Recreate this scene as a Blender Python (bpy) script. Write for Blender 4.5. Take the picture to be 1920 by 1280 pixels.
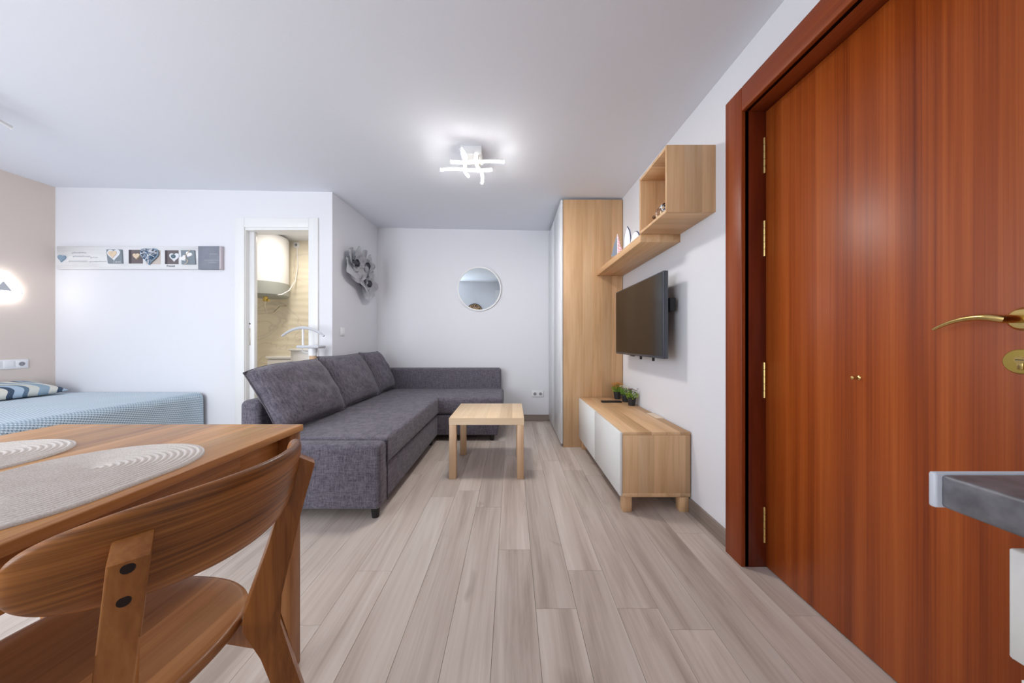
import bpy, bmesh, math, random
from mathutils import Vector, Matrix, noise
for o in list(bpy.data.objects): bpy.data.objects.remove(o)
SC = bpy.context.scene
COL = SC.collection
PI = math.pi
random.seed(7)
# ------------------------------------------------------------------ camera, world, light, exposure
F_PX, CAM_H = 593.0, 1.013
cam_d = bpy.data.cameras.new('camera'); cam_d.sensor_width = 36.0
cam_d.lens = F_PX / 1920 * 36.0; cam_d.clip_start = 0.02
cam = bpy.data.objects.new('camera', cam_d); COL.objects.link(cam)
cam.location = (0, 0, CAM_H); cam.rotation_euler = (PI / 2, 0, 0)
SC.camera = cam
SC.view_settings.view_transform = 'Standard'; SC.view_settings.look = 'None'
SC.view_settings.gamma = 1.0; SC.view_settings.use_curve_mapping = False
SC.view_settings.exposure = 0.1
w = bpy.data.worlds.new('world'); SC.world = w; w.use_nodes = True
w.node_tree.nodes['Background'].inputs[0].default_value = (0.75, 0.87, 1.0, 1)
w.node_tree.nodes['Background'].inputs[1].default_value = 1.0
WINDOW_W, REAR_W, LAMP_E, WALL_LAMP_E, BATH_W = 26.0, 94.0, 190.0, 7.0, 12.5
sun = bpy.data.lights.new('window_daylight', 'AREA'); sun.shape = 'RECTANGLE'
sun.size, sun.size_y, sun.energy, sun.color = 1.75, 2.0, WINDOW_W, (0.86, 0.93, 1.0)
so = bpy.data.objects.new('window_daylight', sun); COL.objects.link(so)
so.location = (-4.42, -0.30, 1.2); so.rotation_euler = (0, -PI / 2, 0)
rear = bpy.data.lights.new('balcony_daylight', 'AREA'); rear.shape = 'RECTANGLE'
rear.size, rear.size_y, rear.energy, rear.color = 1.75, 2.0, REAR_W, (0.89, 0.945, 1.0)
ro = bpy.data.objects.new('balcony_daylight', rear); COL.objects.link(ro)
ro.location = (-2.45, -1.36, 1.2); ro.rotation_euler = (PI / 2, 0, 0)

# ------------------------------------------------------------------ helpers
def lin(c):
    return tuple(((x / 255) / 12.92 if x / 255 <= 0.04045 else ((x / 255 + 0.055) / 1.055) ** 2.4) for x in c) + (1.0,)

def newmat(name):
    m = bpy.data.materials.new(name); m.use_nodes = True
    nt = m.node_tree; b = nt.nodes['Principled BSDF']
    return m, nt, b

def N(nt, t, **kw):
    n = nt.nodes.new(t)
    for k, v in kw.items(): setattr(n, k, v)
    return n

def mixc(nt, fac, a, b, mode='MIX'):
    n = N(nt, 'ShaderNodeMix', data_type='RGBA', blend_type=mode)
    for sock, v in ((n.inputs[0], fac), (n.inputs[6], a), (n.inputs[7], b)):
        if isinstance(v, (int, float)): sock.default_value = v
        elif isinstance(v, tuple): sock.default_value = v
        else: nt.links.new(v, sock)
    return n.outputs[2]

def math_n(nt, op, a, b=None):
    n = N(nt, 'ShaderNodeMath', operation=op)
    for i, v in enumerate((a, b)):
        if v is None: continue
        if isinstance(v, (int, float)): n.inputs[i].default_value = v
        else: nt.links.new(v, n.inputs[i])
    return n.outputs[0]

def ramp(nt, fac, stops, interp='LINEAR'):
    r = N(nt, 'ShaderNodeValToRGB'); cr = r.color_ramp; cr.interpolation = interp
    while len(cr.elements) < len(stops): cr.elements.new(0.5)
    for e, (p, c) in zip(cr.elements, stops): e.position = p; e.color = c
    nt.links.new(fac, r.inputs[0]); return r.outputs[0]

def coords(nt, rand=False):
    tc = N(nt, 'ShaderNodeTexCoord'); out = tc.outputs['Object']
    if rand:
        oi = N(nt, 'ShaderNodeObjectInfo'); s = N(nt, 'ShaderNodeVectorMath', operation='SCALE')
        s.inputs[0].default_value = (37.0, 53.0, 29.0); nt.links.new(oi.outputs['Random'], s.inputs['Scale'])
        a = N(nt, 'ShaderNodeVectorMath', operation='ADD')
        nt.links.new(out, a.inputs[0]); nt.links.new(s.outputs[0], a.inputs[1])
        return a.outputs[0], oi.outputs['Random']
    return out, None

def noise_n(nt, vec, scale, detail=4, rough=0.55, dist=0.0, stretch=(1, 1, 1)):
    mp = N(nt, 'ShaderNodeMapping'); mp.inputs['Scale'].default_value = stretch
    nt.links.new(vec, mp.inputs[0])
    n = N(nt, 'ShaderNodeTexNoise'); n.inputs['Scale'].default_value = scale
    n.inputs['Detail'].default_value = detail; n.inputs['Roughness'].default_value = rough
    n.inputs['Distortion'].default_value = dist
    nt.links.new(mp.outputs[0], n.inputs['Vector']); return n.outputs['Fac']

def bump(nt, b, h, strength, dist=0.002):
    n = N(nt, 'ShaderNodeBump'); n.inputs['Strength'].default_value = strength
    n.inputs['Distance'].default_value = dist
    nt.links.new(h, n.inputs['Height']); nt.links.new(n.outputs[0], b.inputs['Normal'])

def plain(name, rgb, rough=0.5, metal=0.0, bump_s=0.0, bump_scale=200, var=0.0, spec=0.5):
    m, nt, b = newmat(name)
    c = lin(rgb); b.inputs['Roughness'].default_value = rough; b.inputs['Metallic'].default_value = metal
    b.inputs['Specular IOR Level'].default_value = spec
    vec, _ = coords(nt)
    f = noise_n(nt, vec, bump_scale, 3)
    v = max(var, 0.015)
    d = tuple(x * (1 - v) for x in c[:3]) + (1,); u = tuple(min(1, x * (1 + v)) for x in c[:3]) + (1,)
    nt.links.new(ramp(nt, f, [(0.3, d), (0.7, u)]), b.inputs['Base Color'])
    if bump_s: bump(nt, b, f, bump_s)
    return m

def wood(name, dark, mid, light, axis='Z', strip=None, stripvar=0.25, rough=0.45, gs=1.0, rand=False, bump_s=0.12, dist=0.4, randvar=0.0, spec=0.4, streak=0.5, along=0.7, knots=False):
    """grain runs along `axis`; strip=(axis letter, width) gives glued staves of differing tone"""
    m, nt, b = newmat(name)
    vec, rnd = coords(nt, rand)
    ai = ['XYZ'.index(c_) for c_ in axis]
    off = None
    if strip:
        sp = N(nt, 'ShaderNodeSeparateXYZ'); nt.links.new(vec, sp.inputs[0])
        q = math_n(nt, 'FLOOR', math_n(nt, 'DIVIDE', sp.outputs['XYZ'.index(strip[0])], strip[1]))
        wn = N(nt, 'ShaderNodeTexWhiteNoise', noise_dimensions='1D'); nt.links.new(q, wn.inputs['W'])
        s = N(nt, 'ShaderNodeVectorMath', operation='SCALE'); s.inputs[0].default_value = (3.1, 5.7, 4.3)
        nt.links.new(wn.outputs['Value'], s.inputs['Scale'])
        a = N(nt, 'ShaderNodeVectorMath', operation='ADD'); nt.links.new(vec, a.inputs[0]); nt.links.new(s.outputs[0], a.inputs[1])
        vec = a.outputs[0]; off = wn.outputs['Value']
    st1 = [9.0] * 3; st2 = [60.0] * 3
    for i_ in ai: st1[i_] = along; st2[i_] = along * 2.3
    n1 = noise_n(nt, vec, 1.0 * gs, 5, 0.6, dist, tuple(st1))
    n2 = noise_n(nt, vec, 1.6 * gs, 3, 0.6, 0.1, tuple(st2))
    f = math_n(nt, 'ADD', math_n(nt, 'MULTIPLY', n1, 1 - streak * 0.5), math_n(nt, 'MULTIPLY', n2, streak * 0.5))
    col = ramp(nt, f, [(0.32, lin(dark)), (0.5, lin(mid)), (0.68, lin(light))])
    if off is not None:
        g = ramp(nt, off, [(0.0, (1 - stripvar,) * 3 + (1,)), (1.0, (1 + stripvar * 0.35,) * 3 + (1,))])
        col = mixc(nt, 1.0, col, g, 'MULTIPLY')
    if rand and randvar:
        g = ramp(nt, rnd, [(0.0, (1 - randvar,) * 3 + (1,)), (1.0, (1 + randvar * 0.4,) * 3 + (1,))])
        col = mixc(nt, 1.0, col, g, 'MULTIPLY')
    if knots:
        kn = noise_n(nt, vec, 1.0, 2, 0.5, 0.6, (7.0, 2.6, 1.0))
        col = mixc(nt, 1.0, col, ramp(nt, kn, [(0.66, (1, 1, 1, 1)), (0.76, (0.72, 0.69, 0.67, 1))]), 'MULTIPLY')
    nt.links.new(col, b.inputs['Base Color'])
    b.inputs['Roughness'].default_value = rough; b.inputs['Specular IOR Level'].default_value = spec
    bump(nt, b, n2, bump_s, 0.001)
    return m

def fabric(name, dark, light, scale=260.0, rough=0.95):
    m, nt, b = newmat(name)
    vec, _ = coords(nt)
    a = noise_n(nt, vec, 1.0, 2, 0.6, 0, (scale * 0.12, scale * 0.12, scale))
    c = noise_n(nt, vec, 1.0, 2, 0.6, 0, (scale, scale, scale * 0.12))
    d = noise_n(nt, vec, 1.0, 2, 0.6, 0, (scale, scale * .12, scale * 0.5))
    f = math_n(nt, 'MULTIPLY', math_n(nt, 'ADD', math_n(nt, 'ADD', a, c), d), 1 / 3)
    nt.links.new(ramp(nt, f, [(0.38, lin(dark)), (0.62, lin(light))]), b.inputs['Base Color'])
    b.inputs['Roughness'].default_value = rough; b.inputs['Specular IOR Level'].default_value = 0.15
    b.inputs['Sheen Weight'].default_value = 0.15
    bump(nt, b, f, 0.35, 0.002)
    return m

def emit(name, rgb, strength):
    m, nt, b = newmat(name)
    b.inputs['Base Color'].default_value = rgb + (1,)
    b.inputs['Emission Color'].default_value = rgb + (1,)
    b.inputs['Emission Strength'].default_value = strength
    return m

# ---- bmesh shapes
def box(bm, x0, x1, y0, y1, z0, z1, r=0.0, seg=2):
    """axis-aligned box, optionally with rounded edges, added to bm"""
    t = bmesh.new(); bmesh.ops.create_cube(t, size=1.0)
    for v in t.verts:
        v.co = Vector(((x0 + x1) / 2 + v.co.x * (x1 - x0), (y0 + y1) / 2 + v.co.y * (y1 - y0), (z0 + z1) / 2 + v.co.z * (z1 - z0)))
    if r > 0:
        bmesh.ops.bevel(t, geom=t.edges[:] , offset=r, segments=seg, profile=0.5, affect='EDGES')
    merge(bm, t)

def merge(bm, t, mat=None):
    if mat is not None: bmesh.ops.transform(t, matrix=mat, verts=t.verts)
    me = bpy.data.meshes.new('tmp'); t.to_mesh(me); t.free(); bm.from_mesh(me); bpy.data.meshes.remove(me)

def cyl(bm, p, q, r0, r1=None, n=16, caps=True):
    p, q = Vector(p), Vector(q); r1 = r0 if r1 is None else r1
    d = (q - p); L = d.length
    t = bmesh.new()
    bmesh.ops.create_cone(t, cap_ends=caps, segments=n, radius1=r0, radius2=r1, depth=L)
    m = Matrix.Translation((p + q) / 2) @ d.to_track_quat('Z', 'Y').to_matrix().to_4x4()
    merge(bm, t, m)

def tube(bm, pts, r, n=8, closed=False):
    pts = [Vector(p) for p in pts]; rings = []
    up = Vector((0, 0, 1))
    prev = None
    for i, p in enumerate(pts):
        if closed: d = pts[(i + 1) % len(pts)] - pts[i - 1]
        else: d = pts[min(i + 1, len(pts) - 1)] - pts[max(i - 1, 0)]
        d.normalize()
        a = prev if prev is not None else (up if abs(d.z) < 0.9 else Vector((1, 0, 0)))
        s = d.cross(a).normalized(); t = s.cross(d).normalized(); prev = t
        rr = r[i] if isinstance(r, (list, tuple)) else r
        rings.append([bm.verts.new(p + (s * math.cos(2 * PI * k / n) + t * math.sin(2 * PI * k / n)) * rr) for k in range(n)])
    m = len(rings)
    for i in range(m if closed else m - 1):
        A, B = rings[i], rings[(i + 1) % m]
        for k in range(n): bm.faces.new((A[k], A[(k + 1) % n], B[(k + 1) % n], B[k]))
    if not closed:
        bm.faces.new(list(reversed(rings[0]))); bm.faces.new(rings[-1])

def prism(bm, outline, mapf, depth):
    """2D outline extruded by depth; mapf(u, v, d) -> 3D"""
    a = [bm.verts.new(mapf(u, v, 0.0)) for u, v in outline]
    b = [bm.verts.new(mapf(u, v, depth)) for u, v in outline]
    n = len(outline)
    for i in range(n): bm.faces.new((a[i], a[(i + 1) % n], b[(i + 1) % n], b[i]))
    bm.faces.new(list(reversed(a))); bm.faces.new(b)

def lathe(bm, prof, n=24, at=(0, 0, 0), axis='Z'):
    rings = []
    for r, h in prof:
        ring = []
        for k in range(n):
            c, s = math.cos(2 * PI * k / n) * r, math.sin(2 * PI * k / n) * r
            v = (c, s, h) if axis == 'Z' else ((h, c, s) if axis == 'X' else (c, h, s))
            ring.append(bm.verts.new(Vector(at) + Vector(v)))
        rings.append(ring)
    for A, B in zip(rings, rings[1:]):
        for k in range(n): bm.faces.new((A[k], A[(k + 1) % n], B[(k + 1) % n], B[k]))
    bm.faces.new(list(reversed(rings[0]))); bm.faces.new(rings[-1])

def obj(name, bm, m, parent=None, smooth=False, angle=40, loc=None):
    bmesh.ops.recalc_face_normals(bm, faces=bm.faces[:])
    me = bpy.data.meshes.new(name); bm.to_mesh(me); bm.free()
    o = bpy.data.objects.new(name, me); COL.objects.link(o)
    for x in (m if isinstance(m, (list, tuple)) else [m]): me.materials.append(x)
    if smooth:
        me.polygons.foreach_set('use_smooth', [True] * len(me.polygons))
        try: me.set_sharp_from_angle(angle=math.radians(angle))
        except Exception: pass
    if parent: o.parent = parent
    if loc: o.location = loc
    return o

def bobj(name, dims, m, parent=None, r=0.0, seg=2, smooth=None):
    bm = bmesh.new(); box(bm, *dims, r=r, seg=seg)
    return obj(name, bm, m, parent, smooth=(r > 0) if smooth is None else smooth, angle=50)

def tag(o, label, cat, group=None, kind=None):
    o['label'] = label; o['category'] = cat
    if group: o['group'] = group
    if kind: o['kind'] = kind
    return o

def thing(name, label, cat, loc=(0, 0, 0), rotz=0.0, group=None, kind=None):
    o = bpy.data.objects.new(name, None); COL.objects.link(o); o.empty_display_size = 0.1
    o.location = loc; o.rotation_euler = (0, 0, rotz)
    return tag(o, label, cat, group, kind)

def dup(root, loc, label=None, rotz=None):
    def cp(o, par):
        c = o.copy(); COL.objects.link(c); c.parent = par
        for ch in o.children: cp(ch, c)
        return c
    r = cp(root, None); r.location = loc
    if rotz is not None: r.rotation_euler = (0, 0, rotz)
    if label: r['label'] = label
    return r

def text_mesh(name, s, size, m, parent, mw, bold=0.0):
    cu = bpy.data.curves.new('txt', 'FONT'); cu.body = s; cu.size = size; cu.extrude = 0.0006; cu.offset = bold; cu.align_x = 'CENTER'
    t = bpy.data.objects.new('txt', cu); COL.objects.link(t)
    bpy.context.view_layer.update()
    me = bpy.data.meshes.new_from_object(t.evaluated_get(bpy.context.evaluated_depsgraph_get()))
    bpy.data.objects.remove(t); bpy.data.curves.remove(cu)
    me.transform(mw); me.materials.clear(); me.materials.append(m)
    o = bpy.data.objects.new(name, me); COL.objects.link(o); o.parent = parent
    return o

# ------------------------------------------------------------------ materials
M = {}
M['wall'] = plain('white_paint', (229, 229, 234), 0.85, bump_s=0.03, bump_scale=350, spec=0.2)
M['ceil'] = plain('ceiling_paint', (233, 236, 244), 0.9, bump_s=0.02, bump_scale=300, spec=0.15)
M['beige'] = plain('beige_paint', (222, 208, 199), 0.85, bump_s=0.03, bump_scale=350, spec=0.2)
M['floor_base'] = plain('dark_underlay', (96, 84, 76), 0.8)
M['plank'] = wood('grey_oak_plank', (168, 152, 141), (202, 188, 178), (220, 210, 202), 'Y', None, rough=0.45, gs=0.75, rand=True, randvar=0.12, dist=1.0, bump_s=0.05, streak=0.5, knots=True)
M['base'] = wood('grey_oak_skirting', (110, 96, 88), (140, 126, 117), (165, 151, 142), 'Y', None, rough=0.5, rand=True)
M['base_x'] = wood('grey_oak_skirting_cross', (110, 96, 88), (140, 126, 117), (165, 151, 142), 'X', None, rough=0.5, rand=True)
OAK = ((196, 152, 108), (220, 178, 134), (232, 196, 156))
M['oak_z'] = wood('oak_veneer_upright', *OAK, 'Z', ('X', 0.093), 0.17, 0.5, gs=1.0)
M['oak_zy'] = wood('oak_veneer_upright_deep', *OAK, 'Z', ('Y', 0.093), 0.17, 0.5)
M['oak_y'] = wood('oak_veneer_lengthwise', *OAK, 'Y', ('X', 0.085), 0.16, 0.5)
M['oak_x'] = wood('oak_veneer_crosswise', *OAK, 'X', ('Y', 0.09), 0.16, 0.5)
PALE = ((218, 186, 148), (236, 208, 172), (244, 222, 190))
M['pale_y'] = wood('pale_birch_top', *PALE, 'Y', ('X', 0.095), 0.13, 0.5)
M['pale_x'] = wood('pale_birch_edge', *PALE, 'X', None, 0.1, 0.5)
M['pale_z'] = wood('pale_birch_leg', (196, 156, 118), (212, 176, 140), (224, 192, 160), 'Z', None, 0.1, 0.5)
ACA = ((150, 94, 46), (196, 138, 80), (218, 164, 106))
M['aca_y'] = wood('acacia_staves', *ACA, 'Y', ('X', 0.062), 0.28, 0.38, gs=1.2, dist=1.0)
M['aca_z'] = wood('acacia_leg', (124, 74, 36), (164, 108, 60), (186, 130, 80), 'Z', None, 0.1, 0.42, dist=1.0)
M['aca_a'] = wood('acacia_apron', (126, 74, 32), (180, 120, 62), (206, 146, 86), 'Y', None, 0.1, 0.42, gs=1.5, dist=1.5)
CH = ((76, 38, 12), (164, 102, 46), (202, 138, 74))
M['ch_back'] = wood('chair_back_wood', *CH, 'XY', None, 0.1, 0.36, gs=2.2, dist=0.6, streak=0.8, along=0.45)
M['ch_seat'] = wood('chair_seat_wood', (128, 80, 42), (166, 112, 66), (186, 134, 86), 'Y', ('X', 0.058), 0.22, 0.36, gs=1.2, dist=1.0)
M['ch_post'] = wood('chair_post_wood', (112, 60, 20), (164, 102, 46), (192, 130, 68), 'Z', None, 0.1, 0.36, gs=1.3, dist=0.6)
M['hole'] = plain('dark_screw_hole', (36, 18, 10), 0.8)
M['maho'] = wood('mahogany_leaf', (114, 43, 9), (158, 72, 20), (182, 94, 36), 'Z', None, 0.1, 0.41, gs=2.4, dist=0.1, streak=0.6, bump_s=0.03, spec=0.5, along=0.12)
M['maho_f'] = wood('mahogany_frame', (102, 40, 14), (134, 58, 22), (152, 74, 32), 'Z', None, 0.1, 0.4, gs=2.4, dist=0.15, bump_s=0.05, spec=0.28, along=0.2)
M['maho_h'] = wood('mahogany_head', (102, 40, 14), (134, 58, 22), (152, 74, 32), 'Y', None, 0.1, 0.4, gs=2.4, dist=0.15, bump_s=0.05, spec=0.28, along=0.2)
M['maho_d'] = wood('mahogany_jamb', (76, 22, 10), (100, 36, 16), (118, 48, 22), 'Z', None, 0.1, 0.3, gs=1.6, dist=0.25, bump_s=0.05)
M['brass'] = plain('satin_brass', (214, 186, 120), 0.28, 1.0)
M['brass2'] = plain('brushed_brass', (196, 172, 92), 0.4, 1.0)
M['steel'] = plain('pale_metal', (196, 190, 178), 0.3, 1.0)
M['black'] = plain('black_plastic', (24, 23, 24), 0.5)
M['tvgrey'] = plain('slate_plastic', (74, 76, 84), 0.35)
M['screen'] = plain('dark_glass_screen', (11, 9, 8), 0.14, spec=0.38)
M['white'] = plain('white_lacquer', (236, 236, 236), 0.35)
M['white_door'] = plain('white_wardrobe_door', (230, 231, 234), 0.3)
M['plastic'] = plain('white_plastic', (238, 238, 240), 0.35)
M['socket_d'] = plain('socket_well', (150, 150, 154), 0.5)
M['sofa'] = fabric('dark_grey_linen', (74, 70, 80), (120, 114, 124), 150)
M['sofa_d'] = fabric('dark_grey_linen_base', (74, 70, 80), (120, 114, 124), 150)
M['piping'] = fabric('grey_piping', (66, 62, 70), (98, 92, 100), 150)
M['counter'] = plain('dark_slate_laminate', (96, 94, 98), 0.4, bump_s=0.1, bump_scale=60, var=0.35)
M['endcap'] = plain('pale_end_strip', (186, 188, 196), 0.35)
M['kit'] = plain('pale_kitchen_front', (206, 203, 200), 0.4)
M['lamp'] = emit('led_diffuser', (1.0, 0.975, 0.93), LAMP_E)
M['wlamp'] = emit('wall_lamp_diffuser', (1.0, 0.98, 0.96), WALL_LAMP_E)
M['greyplate'] = plain('pale_grey_plate', (196, 198, 204), 0.5)
M['pot'] = plain('black_pot', (38, 38, 42), 0.55)
M['soil'] = plain('dark_soil', (52, 40, 30), 0.95)
M['leaf'] = plain('green_leaf', (150, 182, 62), 0.6, var=0.25, bump_scale=60)
M['leaf2'] = plain('deep_green_leaf', (108, 150, 56), 0.6, var=0.25, bump_scale=60)
M['orange'] = plain('orange_petal', (226, 146, 36), 0.6)
M['cream'] = plain('cream_petal', (240, 232, 208), 0.6)
M['maroon'] = plain('maroon_petal', (96, 36, 46), 0.6)
M['card'] = plain('pale_card', (232, 212, 190), 0.6)
M['petal'] = plain('silver_grey_metal', (226, 226, 230), 0.5, 0.0, bump_s=0.1, bump_scale=40, var=0.08)
M['petal_d'] = plain('dark_grey_metal', (104, 106, 114), 0.5, 0.1)
M['mirror'] = plain('mirror_glass', (222, 232, 236), 0.0, 1.0)
M['mat'] = None
M['navy'] = plain('navy_paint', (52, 70, 110), 0.5)
M['sail_w'] = plain('white_sail', (236, 236, 238), 0.7)
M['sail_g'] = plain('grey_blue_sail', (134, 142, 156), 0.7)
M['cork'] = plain('cork', (98, 60, 30), 0.8, var=0.3)
g_, nt_, b_ = newmat('clear_glass'); b_.inputs['Transmission Weight'].default_value = 1.0
b_.inputs['Roughness'].default_value = 0.02; b_.inputs['Base Color'].default_value = (0.95, 0.97, 0.97, 1); M['glass'] = g_

# ------------------------------------------------------------------ the room shell
XR, XL, XS = 1.065, -4.36, -1.716          # right wall, beige left wall, alcove side wall
YB, YW, YREAR = 4.034, 3.02, -1.30          # back wall, bathroom-front wall, wall behind the camera
def ceil_z(x, y): return 2.390 - 0.0176 * (x - 1.07) + 0.024 * (y - 3.03)

bm = bmesh.new()
q = [(-4.6, -1.5), (1.4, -1.5), (1.4, 4.3), (-4.6, 4.3)]
a = [bm.verts.new((x, y, ceil_z(x, y))) for x, y in q]; b = [bm.verts.new((x, y, ceil_z(x, y) + 0.12)) for x, y in q]
for i in range(4): bm.faces.new((a[i], a[(i + 1) % 4], b[(i + 1) % 4], b[i]))
bm.faces.new(a); bm.faces.new(b)
tag(obj('ceiling', bm, M['ceil']), 'smooth white painted ceiling of the studio', 'ceiling', kind='structure')

HZ = 2.56
bm = bmesh.new(); box(bm, XS - 0.10, 1.4, YB, YB + 0.12, -0.1, HZ)
tag(obj('wall_back', bm, M['wall']), 'white wall behind the chaise with the round mirror', 'wall', kind='structure')
bm = bmesh.new()
for d in ((XR, XR + 0.16, 1.462, YB, -0.1, HZ), (XR, XR + 0.16, -1.45, 0.58, -0.1, HZ), (XR, XR + 0.16, 0.58, 1.462, 2.10, HZ)): box(bm, *d)
tag(obj('wall_right', bm, M['wall']), 'white wall carrying the television and the entrance door', 'wall', kind='structure')
bm = bmesh.new()
for d in ((XL, -2.60, YW, YW + 0.11, -0.1, HZ), (-1.885, XS, YW, YW + 0.11, -0.1, HZ), (-2.60, -1.885, YW, YW + 0.11, 2.135, HZ)): box(bm, *d)
tag(obj('wall_bathroom', bm, M['wall']), 'white wall with the heart panel and bathroom doorway', 'wall', kind='structure')
bm = bmesh.new(); box(bm, XS - 0.10, XS, YW + 0.11, YB, -0.1, HZ)
tag(obj('wall_alcove', bm, M['wall']), 'short white side wall with metal flowers beside the sofa', 'wall', kind='structure')
bm = bmesh.new()
for d in ((XL - 0.14, XL, 0.72, YW + 0.11, -0.1, HZ), (XL - 0.14, XL, -1.45, -1.25, -0.1, HZ), (XL - 0.14, XL, -1.25, 0.72, -0.1, 0.15), (XL - 0.14, XL, -1.25, 0.72, 2.25, HZ)): box(bm, *d)
tag(obj('wall_left', bm, M['beige']), 'beige painted wall at the head of the bed', 'wall', kind='structure')
bm = bmesh.new()
for d in ((-4.6, -3.35, YREAR - 0.12, YREAR, -0.1, HZ), (-1.55, 1.4, YREAR - 0.12, YREAR, -0.1, HZ), (-3.35, -1.55, YREAR - 0.12, YREAR, -0.1, 0.15), (-3.35, -1.55, YREAR - 0.12, YREAR, 2.25, HZ)): box(bm, *d)
tag(obj('wall_rear', bm, M['wall']), 'white wall with the round clock seen in the mirror', 'wall', kind='structure')
w1 = thing('window_1', 'white framed balcony window in the beige wall', 'window', (XL, -0.27, 0.15), kind='structure')
bm = bmesh.new()
for d in ((-0.1, 0.0, -0.98, -0.91, 0, 2.1), (-0.1, 0.0, 0.91, 0.98, 0, 2.1), (-0.1, 0.0, -0.91, 0.91, 0, 0.07), (-0.1, 0.0, -0.91, 0.91, 2.03, 2.1), (-0.1, 0.0, -0.035, 0.035, 0.07, 2.03)): box(bm, *d)
obj('window_frame', bm, M['white'], w1)

w2 = thing('window_2', 'white framed balcony window behind the dining table', 'window', (-2.45, YREAR, 0.15), kind='structure')
bm = bmesh.new()
for d in ((-0.9, -0.83, -0.05, 0.0, 0, 2.1), (0.83, 0.9, -0.05, 0.0, 0, 2.1), (-0.83, 0.83, -0.05, 0.0, 0, 0.07), (-0.83, 0.83, -0.05, 0.0, 2.03, 2.1), (-0.035, 0.035, -0.05, 0.0, 0.07, 2.03)): box(bm, *d)
obj('window_frame', bm, M['white'], w2)

# floor boards: each board its own piece
floor = bobj('floor', (-4.5, 1.25, -1.4, YB + 0.1, -0.06, -0.0125), M['floor_base'])
tag(floor, 'grey oak laminate floor of long boards', 'floor', kind='structure')
PW, PL = 0.155, 1.285
pm = {}
def plank(x0, x1, y0, y1):
    key = (round(x1 - x0, 4), round(y1 - y0, 3))
    if key not in pm:
        t = bmesh.new(); g = 0.0006
        box(t, -key[0] / 2 + g, key[0] / 2 - g, -key[1] / 2 + g, key[1] / 2 - g, -0.012, 0.0)
        bmesh.ops.recalc_face_normals(t, faces=t.faces[:])
        me = bpy.data.meshes.new('plank'); t.to_mesh(me); t.free(); me.materials.append(M['plank']); pm[key] = me
    o = bpy.data.objects.new('plank', pm[key]); COL.objects.link(o); o.parent = floor
    o.location = ((x0 + x1) / 2, (y0 + y1) / 2, 0)
ncol = 0
x = 0.09 - PW * 30
rr = random.Random(4)
while x < 1.2:
    x1 = min(x + PW, 1.22)
    c = round((x - 0.09) / PW)
    ph = {-1: 1.54, 0: 1.20}.get(c, rr.uniform(0, PL))
    y = ph - PL * 3
    while y < YB:
        y0, y1 = max(y, -1.3), min(y + PL, YB if x > XS or True else YB)
        if y1 - y0 > 0.03 and not (x + PW / 2 < XS and y0 > YW): plank(max(x, -4.36), x1, y0, min(y1, YB if x > XS - 0.1 else YW + 0.05))
        y += PL
    x += PW

# skirting
tag(bobj('baseboard_back', (XS, 0.49, YB - 0.014, YB, 0, 0.08), M['base_x']), 'grey wood skirting under the round mirror wall', 'skirting board', kind='structure')
tag(bobj('baseboard_right', (XR - 0.014, XR, 1.53, 3.03, 0, 0.08), M['base']), 'grey wood skirting between entrance door and media bench', 'skirting board', kind='structure')
tag(bobj('baseboard_bathroom', (XL, -2.64, YW - 0.014, YW, 0, 0.08), M['base_x']), 'grey wood skirting behind the bed', 'skirting board', kind='structure')
tag(bobj('baseboard_left', (XL, XL + 0.014, 0.75, YW, 0, 0.08), M['base']), 'grey wood skirting under the beige wall', 'skirting board', kind='structure')
tag(bobj('baseboard_alcove', (XS, XS + 0.014, YW, YB, 0, 0.08), M['base']), 'grey wood skirting behind the sofa back', 'skirting board', kind='structure')

# entrance door
d1 = thing('door_1', 'tall mahogany entrance door with brass lever and hinges', 'door', (1.03, 1.42, 0), kind='structure')
def D1(dims): x0, x1, y0, y1, z0, z1 = dims; return (x0 - 1.03, x1 - 1.03, y0 - 1.42, y1 - 1.42, z0, z1)
leaf = bobj('door_leaf', D1((1.1375, 1.18, 0.625, 1.418, 0.006, 2.043)), M['maho'], d1, 0.002, 1)
bobj('architrave', D1((1.03, 1.066, 1.42, 1.528, 0, 2.155)), M['maho_f'], d1, 0.004, 2)
bobj('architrave', D1((1.03, 1.066, 0.515, 0.623, 0, 2.155)), M['maho_f'], d1, 0.004, 2)
bobj('architrave_head', D1((1.03, 1.066, 0.623, 1.42, 2.045, 2.155)), M['maho_h'], d1, 0.004, 2)
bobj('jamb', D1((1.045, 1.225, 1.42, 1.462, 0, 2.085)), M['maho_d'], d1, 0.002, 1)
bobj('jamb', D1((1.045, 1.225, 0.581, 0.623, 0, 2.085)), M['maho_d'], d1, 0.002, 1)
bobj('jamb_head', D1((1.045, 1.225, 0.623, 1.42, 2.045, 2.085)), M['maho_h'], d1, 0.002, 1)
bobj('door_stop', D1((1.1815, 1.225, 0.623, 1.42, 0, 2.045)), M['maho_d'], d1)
for z in (1.844, 1.473, 0.84, 0.194):
    bm = bmesh.new()
    for k in range(5):
        cyl(bm, (0.101, 0.0 - 0.004, z - 0.08 + k * 0.032 + 0.0008), (0.101, -0.004, z - 0.08 + (k + 1) * 0.032 - 0.0008), 0.0068, n=12)
    box(bm, 0.0985, 0.1085, -0.0012, 0.0008, z - 0.078, z + 0.078)
    obj('hinge', bm, M['brass'], d1, True)
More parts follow.
